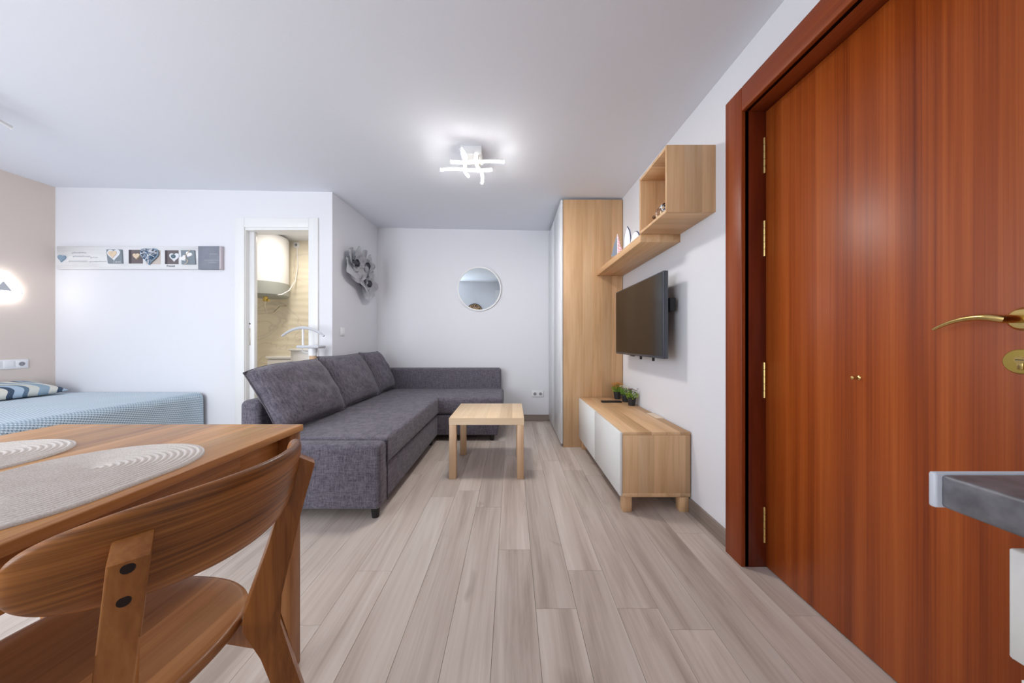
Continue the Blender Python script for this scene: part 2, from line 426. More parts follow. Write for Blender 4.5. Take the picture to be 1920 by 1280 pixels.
# lever handle: rose, neck, curved grip
hy, hz, hx = 0.700 - 1.42, 1.063, 0.1075
bm = bmesh.new(); lathe(bm, [(0.0, 0), (0.026, 0), (0.026, -0.004), (0.021, -0.009), (0.0, -0.0095)], 32, (hx, hy, hz), 'X')
rose = obj('handle_rose', bm, M['brass'], leaf, True)
bm = bmesh.new()
pts, rad = [], []
pts += [(hx - 0.006, hy, hz), (hx - 0.03, hy, hz), (hx - 0.047, hy + 0.004, hz)]; rad += [0.009, 0.009, 0.0088]
for k in range(1, 13):
    t = k / 12
    pts.append((hx - 0.052 + 0.004 * t, hy + 0.012 + 0.106 * t, hz + 0.004 + 0.006 * math.sin(t * PI * 0.8) - 0.027 * t * t)); rad.append(0.0085 - 0.0052 * t)
tube(bm, pts, rad, 12)
obj('lever', bm, M['brass'], leaf, True)
bm = bmesh.new(); lathe(bm, [(0.0, 0), (0.028, 0), (0.028, -0.003), (0.026, -0.005), (0.0, -0.0052)], 32, (hx, hy + 0.004, 0.968), 'X')
obj('lock_escutcheon', bm, M['brass2'], leaf, True)
bm = bmesh.new()
cyl(bm, (hx - 0.004, hy + 0.003, 0.972), (hx - 0.010, hy + 0.003, 0.972), 0.0085, n=20)
box(bm, hx - 0.0095, hx - 0.004, hy - 0.002, hy + 0.008, 0.950, 0.970, 0.002)
obj('lock_cylinder', bm, M['brass'], leaf, True)
bobj('key_slot', (hx - 0.0104, hx - 0.0098, hy - 0.003, hy + 0.009, 0.9712, 0.9728), M['hole'], leaf)
bm = bmesh.new(); lathe(bm, [(0.0, 0), (0.007, 0), (0.007, -0.003), (0.003, -0.005), (0.003, -0.016), (0.0055, -0.019), (0.0055, -0.024), (0, -0.026)], 16, (hx, 1.036 - 1.42, 0.894), 'X')
obj('small_knob', bm, M['brass'], leaf, True)

# bathroom doorway: casing, jambs and pocket door edge
d2 = thing('door_2', 'white cased bathroom doorway with pocket sliding door', 'door', (-2.24, YW, 0), kind='structure')
def casing(x0, x1, z0, z1): return (x0 + 2.24, x1 + 2.24, -0.016, 0.0, z0, z1)
for nm, dm in (('casing', casing(-2.635, -2.545, 0, 2.19)), ('casing', casing(-1.935, -1.845, 0, 2.19)), ('casing_head', casing(-2.545, -1.935, 2.10, 2.19))):
    bobj(nm, dm, M['white'], d2, 0.004, 2)
bobj('jamb', (-2.60 + 2.24, -2.54 + 2.24, -0.004, 0.13, 0, 2.135), M['white'], d2)
bobj('jamb', (-1.94 + 2.24, -1.885 + 2.24, -0.004, 0.13, 0, 2.135), M['white'], d2)
bobj('jamb_head', (-2.54 + 2.24, -1.94 + 2.24, -0.004, 0.13, 2.075, 2.135), M['white'], d2)
pd = bobj('sliding_leaf', (-2.60 + 2.24, -2.495 + 2.24, 0.04, 0.08, 0.005, 2.075), M['white'], d2, 0.002, 1)
bm = bmesh.new(); cyl(bm, (-0.2985, 0.039, 1.185), (-0.2985, 0.045, 1.185), 0.009, n=16); obj('lock_hole', bm, M['black'], pd)
bobj('flush_pull', (-0.307, -0.289, 0.037, 0.044, 0.975, 1.14), M['steel'], pd, 0.003, 2)

# bathroom beyond the doorway
def tile_mat():
    m, nt, b = newmat('cream_marble_wave_tile')
    vec, _ = coords(nt)
    wv = N(nt, 'ShaderNodeTexWave', wave_type='BANDS', bands_direction='Z'); wv.inputs['Scale'].default_value = 3.4
    wv.inputs['Distortion'].default_value = 2.2; wv.inputs['Detail'].default_value = 0.0
    nt.links.new(vec, wv.inputs['Vector'])
    n = noise_n(nt, vec, 1.1, 3, 0.5, 1.2, (1, 1, 1.6))
    vein = ramp(nt, n, [(0.485, lin((240, 232, 212))), (0.5, lin((224, 216, 200))), (0.515, lin((241, 233, 214)))])
    nt.links.new(vein, b.inputs['Base Color']); b.inputs['Roughness'].default_value = 0.25
    bump(nt, b, wv.outputs['Fac'], 0.3, 0.012)
    return m
M['tile'] = tile_mat()
YBB = 4.42
bm = bmesh.new(); box(bm, -3.9, -1.82, YBB, YBB + 0.1, -0.1, 2.5)
bt = tag(obj('wall_bathroom_back', bm, M['tile']), 'cream wavy marble tiled wall behind the water heater', 'wall', kind='structure')
tag(bobj('wall_bathroom_left', (-3.98, -3.9, YW + 0.11, YBB, -0.1, 2.5), M['tile']), 'cream tiled side wall of the bathroom', 'wall', kind='structure')
tag(bobj('wall_bathroom_right', (-1.9, -1.816, YB + 0.0, YBB, -0.1, 2.5), M['tile']), 'cream tiled wall at the far end of the bathroom', 'wall', kind='structure')
tag(bobj('ceiling_bathroom', (-3.98, -1.82, YW + 0.11, YBB + 0.1, 2.42, 2.5), M['ceil']), 'white ceiling of the bathroom', 'ceiling', kind='structure')
tag(bobj('floor_bathroom', (-3.98, -1.82, YW + 0.05, YBB, -0.06, 0.0), M['tile']), 'pale tiled floor of the bathroom', 'floor', kind='structure')
bl = bpy.data.lights.new('bathroom_light', 'AREA'); bl.shape = 'DISK'; bl.size = 0.3; bl.energy = BATH_W; bl.color = (1.0, 0.92, 0.80)
blo = bpy.data.objects.new('bathroom_light', bl); COL.objects.link(blo); blo.location = (-2.65, 3.65, 2.40)

# ------------------------------------------------------------------ furniture: wardrobe, bench, shelf, cube, television
wd = thing('wardrobe', 'tall oak veneer wardrobe with a white front beside the bench', 'wardrobe', (0.77, 3.53, 0))
bobj('side_panel', (0.492 - 0.77, 1.06 - 0.77, 3.03 - 3.53, 3.05 - 3.53, 0.0, 2.372), M['oak_z'], wd, 0.001, 1)
bobj('carcass', (0.500 - 0.77, 1.06 - 0.77, 3.05 - 3.53, 4.03 - 3.53, 0.06, 2.366), M['white'], wd)
bobj('plinth', (0.53 - 0.77, 0.55 - 0.77, 3.05 - 3.53, 4.03 - 3.53, 0.0, 0.06), M['white'], wd)
for k in range(2):
    bobj('door', (0.468 - 0.77, 0.488 - 0.77, 3.028 - 3.53 + k * 0.502, 3.526 - 3.53 + k * 0.502, 0.035, 2.368), M['white_door'], wd, 0.0015, 1)

BX, BY = 0.656, 1.872
tb = thing('media_bench', 'low oak veneer media bench with white ribbed doors', 'tv bench', (BX, BY, 0))
bobj('top_panel', (0, 0.40, 0, 1.15, 0.457, 0.477), M['oak_y'], tb, 0.001, 1)
bobj('side_panel', (0, 0.40, 0.0, 0.018, 0.115, 0.457), M['oak_z'], tb, 0.001, 1)
bobj('side_panel', (0, 0.40, 1.132, 1.15, 0.115, 0.457), M['oak_z'], tb, 0.001, 1)
bobj('bottom_panel', (0, 0.40, 0, 1.15, 0.092, 0.115), M['oak_y'], tb, 0.001, 1)
bobj('back_panel', (0.385, 0.40, 0.018, 1.132, 0.115, 0.457), M['oak_y'], tb)
def rib_mat():
    m, nt, b = newmat('white_ribbed_front'); vec, _ = coords(nt)
    wv = N(nt, 'ShaderNodeTexWave', wave_type='BANDS', bands_direction='Z'); wv.inputs['Scale'].default_value = 32
    nt.links.new(vec, wv.inputs['Vector'])
    wy = N(nt, 'ShaderNodeTexWave', wave_type='BANDS', bands_direction='Y'); wy.inputs['Scale'].default_value = 12
    nt.links.new(vec, wy.inputs['Vector'])
    h = math_n(nt, 'MULTIPLY', wv.outputs['Fac'], wy.outputs['Fac'])
    b.inputs['Base Color'].default_value = lin((236, 236, 234)); b.inputs['Roughness'].default_value = 0.4
    bump(nt, b, h, 0.5, 0.003); return m
M['rib'] = rib_mat()
for k in range(2): bobj('door', (-0.018, -0.001, 0.002 + k * 0.575, 0.572 + k * 0.575, 0.098, 0.473), M['rib'], tb, 0.001, 1)
for lx in (0.004, 0.342):
    for ly in (0.006, 1.094): bobj('leg', (lx, lx + 0.052, ly, ly + 0.05, 0, 0.0925), M['oak_z'], tb, 0.001, 1)

sh = tag(bobj('wall_shelf', (0.8125, XR, 2.0, 3.03, 1.642, 1.690), M['oak_y'], None, 0.001, 1), 'long oak veneer floating shelf above the television', 'shelf')
cu = thing('wall_cube', 'open oak veneer cube box hung near the entrance door', 'wall box', (0.808, 1.652, 1.6905))
bobj('side_panel', (0, 0.2565, 0, 0.016, 0, 0.35), M['oak_z'], cu, 0.001, 1)
bobj('side_panel', (0, 0.2565, 0.338, 0.354, 0, 0.35), M['oak_z'], cu, 0.001, 1)
bobj('top_panel', (0, 0.2565, 0.016, 0.338, 0.334, 0.35), M['oak_x'], cu, 0.001, 1)
bobj('bottom_panel', (0, 0.2565, 0.016, 0.338, 0, 0.016), M['oak_x'], cu, 0.001, 1)
bobj('back_panel', (0.2445, 0.2565, 0.016, 0.338, 0.016, 0.334), M['oak_zy'], cu)

tv = thing('television', 'flat black wall-mounted television over the media bench', 'television', (0.935, 2.40, 0.905))
bobj('bezel', (0.0, 0.032, -0.445, 0.445, 0, 0.548), M['tvgrey'], tv, 0.004, 2)
bobj('screen', (-0.0015, 0.004, -0.436, 0.438, 0.016, 0.540), M['screen'], tv)
bobj('rear_housing', (0.032, 0.06, -0.36, 0.36, 0.05, 0.46), M['black'], tv, 0.012, 3)
bobj('wall_bracket', (0.058, XR - 0.9365, -0.12, 0.12, 0.17, 0.40), M['black'], tv, 0.004, 1)
bobj('bracket_arm', (0.058, 0.100, -0.405, 0.20, 0.30, 0.385), M['black'], tv, 0.006, 2)
bobj('sensor', (0.004, 0.018, 0.05, 0.12, -0.008, 0.002), M['black'], tv, 0.002, 1)
for y in (-0.23, -0.02):
    bm = bmesh.new(); box(bm, 0.03, 0.045, y, y + 0.014, -0.026, 0.06, 0.002, 1); obj('pull_strap', bm, M['black'], tv)

# ornaments on the shelf and in the cube
def sail(bm, y0, w_, h, x, t=0.004):
    prism(bm, [(0, 0), (w_, 0), (0.12 * w_, h * 0.55), (0.0, h)], lambda u, v, d: Vector((x + d, y0 + u, v)), t)
s1 = thing('sailboat_ornament', 'small wooden sailboat with grey sail and red striped sail', 'ornament', (0.866, 2.60, 1.69))
bm = bmesh.new(); prism(bm, [(-0.055, 0.022), (-0.04, 0.0), (0.04, 0.0), (0.06, 0.022)], lambda u, v, d: Vector((d - 0.012, u, v)), 0.024); obj('hull', bm, M['sail_g'], s1)
bm = bmesh.new(); cyl(bm, (0, 0, 0.02), (0, 0, 0.205), 0.0025, n=8); obj('mast', bm, M['sail_w'], s1)
bm = bmesh.new(); prism(bm, [(0.004, 0.03), (0.06, 0.03), (0.03, 0.13), (0.004, 0.19)], lambda u, v, d: Vector((d - 0.002 - u * 0.6, u * 0.7, v)), 0.004); obj('sail', bm, M['sail_g'], s1)
m_, nt_, b_ = newmat('red_striped_sail'); v_, _ = coords(nt_)
wv_ = N(nt_, 'ShaderNodeTexWave', wave_type='BANDS', bands_direction='Z'); wv_.inputs['Scale'].default_value = 26; nt_.links.new(v_, wv_.inputs['Vector'])
nt_.links.new(ramp(nt_, wv_.outputs['Fac'], [(0.0, lin((214, 92, 104))), (0.5, lin((240, 236, 238)))], 'CONSTANT'), b_.inputs['Base Color']); M['striped'] = m_
bm = bmesh.new(); prism(bm, [(-0.004, 0.03), (-0.065, 0.03), (-0.03, 0.11), (-0.004, 0.2)], lambda u, v, d: Vector((d - 0.002 - u * 0.55, u * 0.7, v)), 0.004); obj('striped_sail', bm, M['striped'], s1)
s2 = thing('arch_ornament', 'white upright sail ornament edged in navy on the shelf', 'ornament', (0.864, 2.365, 1.69))
arch = [(-0.035, 0.0), (-0.035, 0.09), (-0.024, 0.14), (0.0, 0.178), (0.022, 0.14), (0.034, 0.09), (0.036, 0.0)]
bm = bmesh.new(); prism(bm, arch, lambda u, v, d: Vector((d - 0.004 - u * 0.3, u, v)), 0.008); obj('sail', bm, M['sail_w'], s2)
bm = bmesh.new(); tube(bm, [(-0.3 * u, u, v + 0.003) for u, v in arch], 0.0042, 8); obj('navy_edge', bm, M['navy'], s2, True)
bobj('foot', (-0.02, 0.02, -0.045, 0.045, 0, 0.008), M['sail_w'], s2, 0.002, 1)
s3 = thing('rounded_ornament', 'low white rounded ornament with navy arch beside the cube', 'ornament', (0.846, 2.165, 1.69))
arc = [(0.05 * math.cos(t), 0.072 * math.sin(t)) for t in [PI * k / 12 for k in range(13)]]
bm = bmesh.new(); prism(bm, arc, lambda u, v, d: Vector((d - 0.006 - u * 0.2, u, v)), 0.012); obj('body', bm, M['sail_w'], s3)
bm = bmesh.new(); tube(bm, [(-0.2 * u, u, v) for u, v in arc], 0.005, 8); obj('navy_edge', bm, M['navy'], s3, True)
bm = bmesh.new(); cyl(bm, (0, 0, 0.07), (0, 0, 0.105), 0.002, n=8); obj('finial', bm, M['sail_w'], s3)

gb = thing('glass_bottle', 'little clear glass bottle with cork lying in the cube', 'bottle', (0.842, 1.785, 1.7065 + 0.042))
bm = bmesh.new(); lathe(bm, [(0.001, -0.055), (0.022, -0.055), (0.026, -0.048), (0.026, 0.02), (0.022, 0.036), (0.010, 0.05), (0.009, 0.075), (0.001, 0.075)], 24, (0, 0, 0), 'Y'); obj('glass_body', bm, M['glass'], gb, True)
bm = bmesh.new(); lathe(bm, [(0.001, 0.068), (0.0085, 0.068), (0.010, 0.092), (0.001, 0.092)], 16, (0, 0, 0), 'Y'); obj('cork', bm, M['cork'], gb, True)
bobj('cradle', (-0.02, 0.02, -0.04, -0.03, -0.042, -0.014), M['pale_x'], gb)
bobj('cradle', (-0.02, 0.02, 0.01, 0.02, -0.042, -0.014), M['pale_x'], gb)

# things on the bench
rm = thing('remote_control', 'slim black remote control lying on the bench', 'remote', (0.875, 2.79, 0.477))
bobj('body', (-0.088, 0.088, -0.021, 0.021, 0, 0.014), M['black'], rm, 0.004, 2)
for k in range(6):
    for j in (-0.01, 0.0, 0.01):
        bm = bmesh.new(); cyl(bm, (-0.07 + k * 0.024, j, 0.0135), (-0.07 + k * 0.024, j, 0.0155), 0.0035, n=8); obj('button', bm, M['tvgrey'], rm)
tag(bobj('card', (1.005, 1.058, 2.20, 2.36, 0.477, 0.480), M['card']), 'thin pale card lying on the bench against the wall', 'card')

def flower_pot(loc, seed, kind, label):
    r = random.Random(seed)
    p = thing('potted_flower', label, 'potted plant', loc, group='little black pots of flowers on the bench')
    bm = bmesh.new(); lathe(bm, [(0.001, 0), (0.026, 0), (0.0345, 0.06), (0.037, 0.06), (0.037, 0.068), (0.033, 0.068), (0.031, 0.058), (0.001, 0.058)], 24); obj('pot', bm, M['pot'], p, True)
    bm = bmesh.new(); bm2 = bmesh.new(); bm3 = bmesh.new()
    for i in range(170):
        a = r.uniform(0, 2 * PI); d = 0.036 * math.sqrt(r.random()); h = r.uniform(0.066, 0.118 if kind != 2 else 0.112) - d * 0.4
        sp = 1.0 + (h - 0.06) * 9
        c = Vector((math.cos(a) * d * sp, math.sin(a) * d * sp, h)); L = r.uniform(0.010, 0.02)
        dirv = Vector((math.cos(a) + r.uniform(-.8, .8), math.sin(a) + r.uniform(-.8, .8), r.uniform(0.1, 1.2))).normalized()
        s = dirv.cross(Vector((r.uniform(-1, 1), r.uniform(-1, 1), r.uniform(-1, 1)))).normalized() * L * 0.3
        vs = [bm.verts.new(c), bm.verts.new(c + dirv * L * .5 + s), bm.verts.new(c + dirv * L), bm.verts.new(c + dirv * L * .5 - s)]
        bm.faces.new(vs)
    for i in range(60 if kind == 0 else 24):
        a = r.uniform(0, 2 * PI); d = 0.03 * math.sqrt(r.random()); h = r.uniform(0.105, 0.142) if kind != 0 else r.uniform(0.105, 0.15)
        sp = 1.7; c = Vector((math.cos(a) * d * sp, math.sin(a) * d * sp, h))
        tube(bm2, [(c.x * 0.35, c.y * 0.35, 0.06), (c.x * 0.8, c.y * 0.8, h * 0.7), c], 0.0007, 4)
        for k in range(6):
            b_ = 2 * PI * k / 6; e = Vector((math.cos(b_), math.sin(b_), 0.25)) * 0.0115; f = Vector((-math.sin(b_), math.cos(b_), 0)) * 0.0048
            bm3.faces.new([bm3.verts.new(c), bm3.verts.new(c + e * .6 + f), bm3.verts.new(c + e), bm3.verts.new(c + e * .6 - f)])
    fo = obj('foliage', bm, M['leaf2'] if kind == 1 else M['leaf'], p); fo['kind'] = 'stuff'
    st = obj('stems', bm2, M['leaf2'], p); st['kind'] = 'stuff'
    bl_ = obj('blossoms', bm3, M[('orange', 'cream', 'maroon')[kind]], p); bl_['kind'] = 'stuff'
    if kind == 2:
        bm4 = bmesh.new()
        for i in range(7):
            a = r.uniform(0, 2 * PI); c = Vector((math.cos(a) * 0.03, math.sin(a) * 0.03, r.uniform(0.09, 0.115)))
            for k in range(5):
                b_ = 2 * PI * k / 5; e = Vector((math.cos(b_), math.sin(b_), 0.25)) * 0.0115; f = Vector((-math.sin(b_), math.cos(b_), 0)) * 0.0048
                bm4.faces.new([bm4.verts.new(c), bm4.verts.new(c + e * .6 + f), bm4.verts.new(c + e), bm4.verts.new(c + e * .6 - f)])
        o = obj('pale_blossoms', bm4, M['cream'], p); o['kind'] = 'stuff'
flower_pot((0.985, 2.955, 0.477), 1, 0, 'small black pot of orange flowers beside the wardrobe')
flower_pot((1.010, 2.815, 0.477), 2, 1, 'small black pot of white flowers between two others')
flower_pot((1.005, 2.655, 0.477), 3, 2, 'small black pot of maroon and cream flowers')

# ------------------------------------------------------------------ coffee table
ct = thing('coffee_table', 'low square pale wood coffee table in front of the sofa', 'coffee table', (-0.1875, 2.325, 0))
bobj('table_top', (-0.276, 0.276, 0, 0.55, 0.40, 0.45), M['pale_y'], ct, 0.001, 1)
bobj('edge_band', (-0.2762, 0.2762, -0.0008, 0.0, 0.4005, 0.4495), M['pale_x'], ct)
for lx in (-0.275, 0.225):
    for ly in (0.001, 0.499): bobj('leg', (lx, lx + 0.05, ly, ly + 0.05, 0, 0.3995), M['pale_z'], ct, 0.001, 1)

# ------------------------------------------------------------------ corner sofa
SX0, SX1, SY0, SY1 = -1.70, -0.745, 1.775, 3.985
sf = thing('corner_sofa', 'dark grey linen corner sofa with chaise under the mirror', 'sofa', (-1.2, 2.9, 0))
def SO(x0, x1, y0, y1, z0, z1): return (x0 + 1.2, x1 + 1.2, y0 - 2.9, y1 - 2.9, z0, z1)
def soft(name, dims, r, mat, par, puff=0.0, seg=5):
    bm = bmesh.new(); box(bm, *dims, r=r, seg=seg)
    if puff:
        bmesh.ops.subdivide_edges(bm, edges=[e for e in bm.edges if e.calc_length() > 0.3], cuts=14, use_grid_fill=True)
        x0, x1, y0, y1, z0, z1 = dims
        for v in bm.verts:
            u = (v.co.x - x0) / (x1 - x0); t = (v.co.y - y0) / (y1 - y0)
            k = max(0, 1 - abs(2 * u - 1) ** 4) * max(0, 1 - abs(2 * t - 1) ** 4)
            if v.co.z > (z0 + z1) / 2: v.co.z += puff * k + 0.004 * noise.noise(v.co * 5)
    return obj(name, bm, mat, par, True, 60)
soft('end_panel', SO(SX0 + 0.02, SX1, SY0, SY0 + 0.114, 0.062, 0.430), 0.028, M['sofa'], sf)
soft('seat_cushion', SO(-1.60, SX1, SY0 + 0.114, SY1 - 0.03, 0.279, 0.437), 0.022, M['sofa'], sf, 0.006)
soft('drawer_front', SO(-1.60, SX1 - 0.012, SY0 + 0.112, 3.23, 0.062, 0.274), 0.012, M['sofa_d'], sf)
soft('back_frame', SO(SX0, -1.575, 1.965, SY1, 0.062, 0.645), 0.035, M['sofa'], sf)
soft('chaise_cushion', SO(-0.80, -0.100, 3.195, 3.87, 0.272, 0.440), 0.03, M['sofa'], sf, 0.006)
soft('chaise_base', SO(-0.78, -0.145, 3.205, 3.90, 0.062, 0.268), 0.014, M['sofa_d'], sf)
soft('chaise_back', SO(-1.60, -0.135, 3.845, 3.985, 0.10, 0.688), 0.035, M['sofa'], sf)
bm = bmesh.new(); tube(bm, [(SX1 + 1.2 + 0.001, SY0 - 2.9 + 0.1145, z) for z in (0.07, 0.2, 0.33, 0.425)], 0.004, 6); obj('seam_piping', bm, M['piping'], sf, True)
for fx, fy in ((-0.79, 1.83), (-1.6, 1.83), (-0.205, 3.255), (-0.2, 3.9), (-0.80, 3.1), (-1.62, 3.93), (-1.62, 2.9)):
    bm = bmesh.new(); cyl(bm, (fx + 1.2, fy - 2.9, 0), (fx + 1.2, fy - 2.9, 0.064), 0.019, 0.026, 16); obj('foot', bm, M['black'], sf, True)

def pillow(name, W, Hh, T, m, parent, nx=26, ny=22, seed=0, wr=0.006, sag=0.0, pinch=0.10):
    bm = bmesh.new(); sides = []
    for sgn in (1, -1):
        g = []
        for i in range(nx + 1):
            row = []
            for j in range(ny + 1):
                u, v = 2 * i / nx - 1, 2 * j / ny - 1
                # corners stay pointed, sides pull in a little
                x = W / 2 * u * (1 - pinch * (1 - v * v) * 0.35 * abs(u)); y = Hh / 2 * v * (1 - pinch * (1 - u * u) * 0.35 * abs(v))
                k = (max(0, 1 - abs(u) ** 3.2) ** 0.55) * (max(0, 1 - abs(v) ** 3.2) ** 0.55)
                z = sgn * T / 2 * k * (0.55 if sgn < 0 and name == 'back_cushion' else 1.0)
                z += wr * k * noise.noise(Vector((u * 2.2 + seed * 7, v * 2.2, sgn * 3.0 + seed)))*2 + wr * 0.7 * noise.noise(Vector((u * 6 + seed, v * 3.5, sgn * 5.0)))*k
                if sag and v > 0: y -= sag * v * (u < 0) * u * u
                row.append((x, y, z))
            g.append(row)
        sides.append(g)
    vt = {}
    def vert(s, i, j):
        e = i in (0, nx) or j in (0, ny)
        key = (0 if e else s, i, j)
        if key not in vt: vt[key] = bm.verts.new(sides[s][i][j])
        return vt[key]
    for s in (0, 1):
        for i in range(nx):
            for j in range(ny): bm.faces.new((vert(s, i, j), vert(s, i + 1, j), vert(s, i + 1, j + 1), vert(s, i, j + 1)))
    o = obj(name, bm, m, parent, True, 80)
    rim = [sides[0][i][0] for i in range(nx)] + [sides[0][nx][j] for j in range(ny)] + [sides[0][nx - i][ny] for i in range(nx)] + [sides[0][0][ny - j] for j in range(ny)]
    if name == 'back_cushion':
        bs = bmesh.new(); tube(bs, rim, 0.0038, 6, True); obj('seam', bs, M['piping'], o, True)
    return o

def lean_cushion(y0, y1, xb, zb, xt, zt, T, label, seed, sag=0.0):
    up = Vector((xt - xb, 0, zt - zb)); Hh = up.length; up.normalize()
    side = Vector((0, 1, 0)); nrm = side.cross(up)
    if nrm.x < 0: nrm = -nrm
    c = Vector(((xb + xt) / 2, (y0 + y1) / 2, (zb + zt) / 2))
    o = pillow('back_cushion', y1 - y0, Hh, T, M['sofa'], None, seed=seed, sag=sag, wr=0.009)
    mt = Matrix.Identity(4)
    for r_ in range(3): mt[r_][0], mt[r_][1], mt[r_][2], mt[r_][3] = side[r_], up[r_], nrm[r_], c[r_]
    o.matrix_world = mt
    tag(o, label, 'cushion', 'back cushions along the sofa')
lean_cushion(1.895, 2.645, -1.395, 0.452, -1.635, 0.868, 0.23, 'dark grey back cushion at the end nearest the dining table', 1, 0.05)
lean_cushion(2.648, 3.36, -1.415, 0.452, -1.635, 0.885, 0.21, 'dark grey back cushion between two other sofa cushions', 2)
lean_cushion(3.362, 3.838, -1.425, 0.452, -1.63, 0.893, 0.19, 'narrow dark grey back cushion in the chaise corner', 3)

# ------------------------------------------------------------------ bed with knitted bedspread
bd = thing('bed', 'low bed pushed into the corner of the beige wall', 'bed', (-3.635, 2.0, 0))
bobj('base', (-0.69, 0.66, -0.93, 0.96, 0.06, 0.28), M['kit'], bd, 0.01, 2)
bobj('mattress', (-0.70, 0.69, -0.94, 0.98, 0.28, 0.505), M['sail_w'], bd, 0.04, 3)
for lx in (-0.64, 0.58):
    for ly in (-0.88, 0.86): bobj('leg', (lx, lx + 0.05, ly, ly + 0.05, 0, 0.062), M['black'], bd)
def knit_mat():
    m, nt, b = newmat('blue_knit_bedspread')
    at = N(nt, 'ShaderNodeAttribute', attribute_name='tuft')
    nt.links.new(ramp(nt, at.outputs['Fac'], [(0.15, lin((84, 108, 128))), (0.45, lin((176, 198, 214))), (0.8, lin((232, 240, 246)))]), b.inputs['Base Color'])
    b.inputs['Roughness'].default_value = 0.95; b.inputs['Specular IOR Level'].default_value = 0.1
    return m
def bedspread():
    x0, x1, y0, y1, zt, zb, R = -4.345, -2.905, 1.03, 3.002, 0.533, 0.05, 0.055
    st = 0.0062
    # profile across X: flat top, rounded shoulder, hanging side
    prof = []
    x = x0
    while x < x1 - R: prof.append((x, zt, 0, 1)); x += st
    for k in range(1, 14):
        a = PI / 2 * k / 14; prof.append((x1 - R + R * math.sin(a), zt - R + R * math.cos(a), math.sin(a), math.cos(a)))
    z = zt - R
    while z > zb: prof.append((x1 + 0.012 * (zt - R - z), z, 1, 0)); z -= st
    ny = int((y1 - y0) / st)
    verts, tuft = [], []
    s = 0.0; pr = None
    for (px, pz, nx_, nz_) in prof:
        if pr: s += math.hypot(px - pr[0], pz - pr[1])
        pr = (px, pz)
        for j in range(ny + 1):
            y = y0 + (y1 - y0) * j / ny
            p = 2 * PI / 0.023
            t = 0.5 + 0.5 * math.sin(p * (s + 0.5 * y)) * math.sin(p * (y * 0.9 - 0.35 * s))
            hgt = 0.0065 * t + 0.004 * noise.noise(Vector((s * 3, y * 3, 1)))
            e = max(0.0, 1 - (y1 - y) / 0.05); ez = 0.03 * e * e
            verts.append((px + nx_ * (hgt - ez), y, pz + nz_ * (hgt - ez))); tuft.append(t)
    n = ny + 1; faces = []
    for i in range(len(prof) - 1):
        for j in range(ny): faces.append((i * n + j, i * n + j + 1, (i + 1) * n + j + 1, (i + 1) * n + j))
    # plain hanging end near the table
    base = len(verts)
    row0 = [i * n for i in range(len(prof))]
    for i in row0: verts.append((verts[i][0], y0 - 0.005, zb)); tuft.append(0.4)
    for k in range(len(row0) - 1): faces.append((row0[k], row0[k + 1], base + k + 1, base + k))
    me = bpy.data.meshes.new('bedspread'); me.from_pydata(verts, [], faces); me.update()
    at = me.attributes.new('tuft', 'FLOAT', 'POINT'); at.data.foreach_set('value', tuft)
    me.polygons.foreach_set('use_smooth', [True] * len(me.polygons))
    me.materials.append(knit_mat())
    o = bpy.data.objects.new('bedspread', me); COL.objects.link(o)
    return tag(o, 'pale blue knitted bedspread draped over the bed', 'bedspread')
bedspread()
def ogee_mat():
    m, nt, b = newmat('blue_ogee_print'); vec, _ = coords(nt)
    sp = N(nt, 'ShaderNodeSeparateXYZ'); nt.links.new(vec, sp.inputs[0])
    s = math_n(nt, 'SINE', math_n(nt, 'MULTIPLY', sp.outputs[1], 16.0))
    f = math_n(nt, 'FRACT', math_n(nt, 'ADD', math_n(nt, 'MULTIPLY', sp.outputs[0], 3.4), math_n(nt, 'MULTIPLY', s, 0.28)))
    nt.links.new(ramp(nt, f, [(0, lin((214, 216, 208))), (0.2, lin((150, 172, 188))), (0.42, lin((224, 222, 212))), (0.6, lin((66, 84, 106))), (0.72, lin((176, 196, 214))), (0.9, lin((98, 122, 142)))], 'CONSTANT'), b.inputs['Base Color'])
    b.inputs['Roughness'].default_value = 0.9; return m
pw = pillow('bed_pillow', 0.62, 0.33, 0.10, ogee_mat(), None, seed=5, wr=0.004)
pw.matrix_world = Matrix.Translation((-4.195, 2.585, 0.608)) @ Matrix.Rotation(math.radians(93), 4, 'Z') @ Matrix.Rotation(math.radians(14), 4, 'X')
tag(pw, 'blue and cream wavy patterned pillow on the bedspread', 'pillow')

# ------------------------------------------------------------------ dining table, placemats, chair
TX0, TX1, TY0, TY1 = -1.435, -0.664, -0.22, 1.008
tt = thing('dining_table', 'warm brown stave wood dining table behind the curved chair', 'dining table', (-1.05, 0.39, 0))
def TT(x0, x1, y0, y1, z0, z1): return (x0 + 1.05, x1 + 1.05, y0 - 0.39, y1 - 0.39, z0, z1)
bobj('table_top', TT(TX0, TX1, TY0, TY1, 0.730, 0.750), M['aca_y'], tt, 0.003, 2)
for lx in (TX0 + 0.006, TX1 - 0.052):
    for ly in (TY0 + 0.006, TY1 - 0.052): bobj('leg', TT(lx, lx + 0.046, ly, ly + 0.046, 0, 0.730), M['aca_z'], tt, 0.002, 1)
bobj('apron', TT(TX1 - 0.045, TX1 - 0.022, TY0 + 0.052, 0.80, 0.645, 0.729), M['aca_a'], tt, 0.001, 1)
bobj('apron', TT(TX1 - 0.062, TX1 - 0.044, 0.80, TY1 - 0.05, 0.645, 0.729), M['aca_a'], tt, 0.001, 1)
bobj('apron', TT(TX0 + 0.022, TX0 + 0.042, TY0 + 0.052, TY1 - 0.052, 0.645, 0.729), M['aca_a'], tt, 0.001, 1)
bobj('apron', TT(TX0 + 0.052, TX1 - 0.052, TY1 - 0.042, TY1 - 0.022, 0.645, 0.729), M['aca_a'], tt, 0.001, 1)
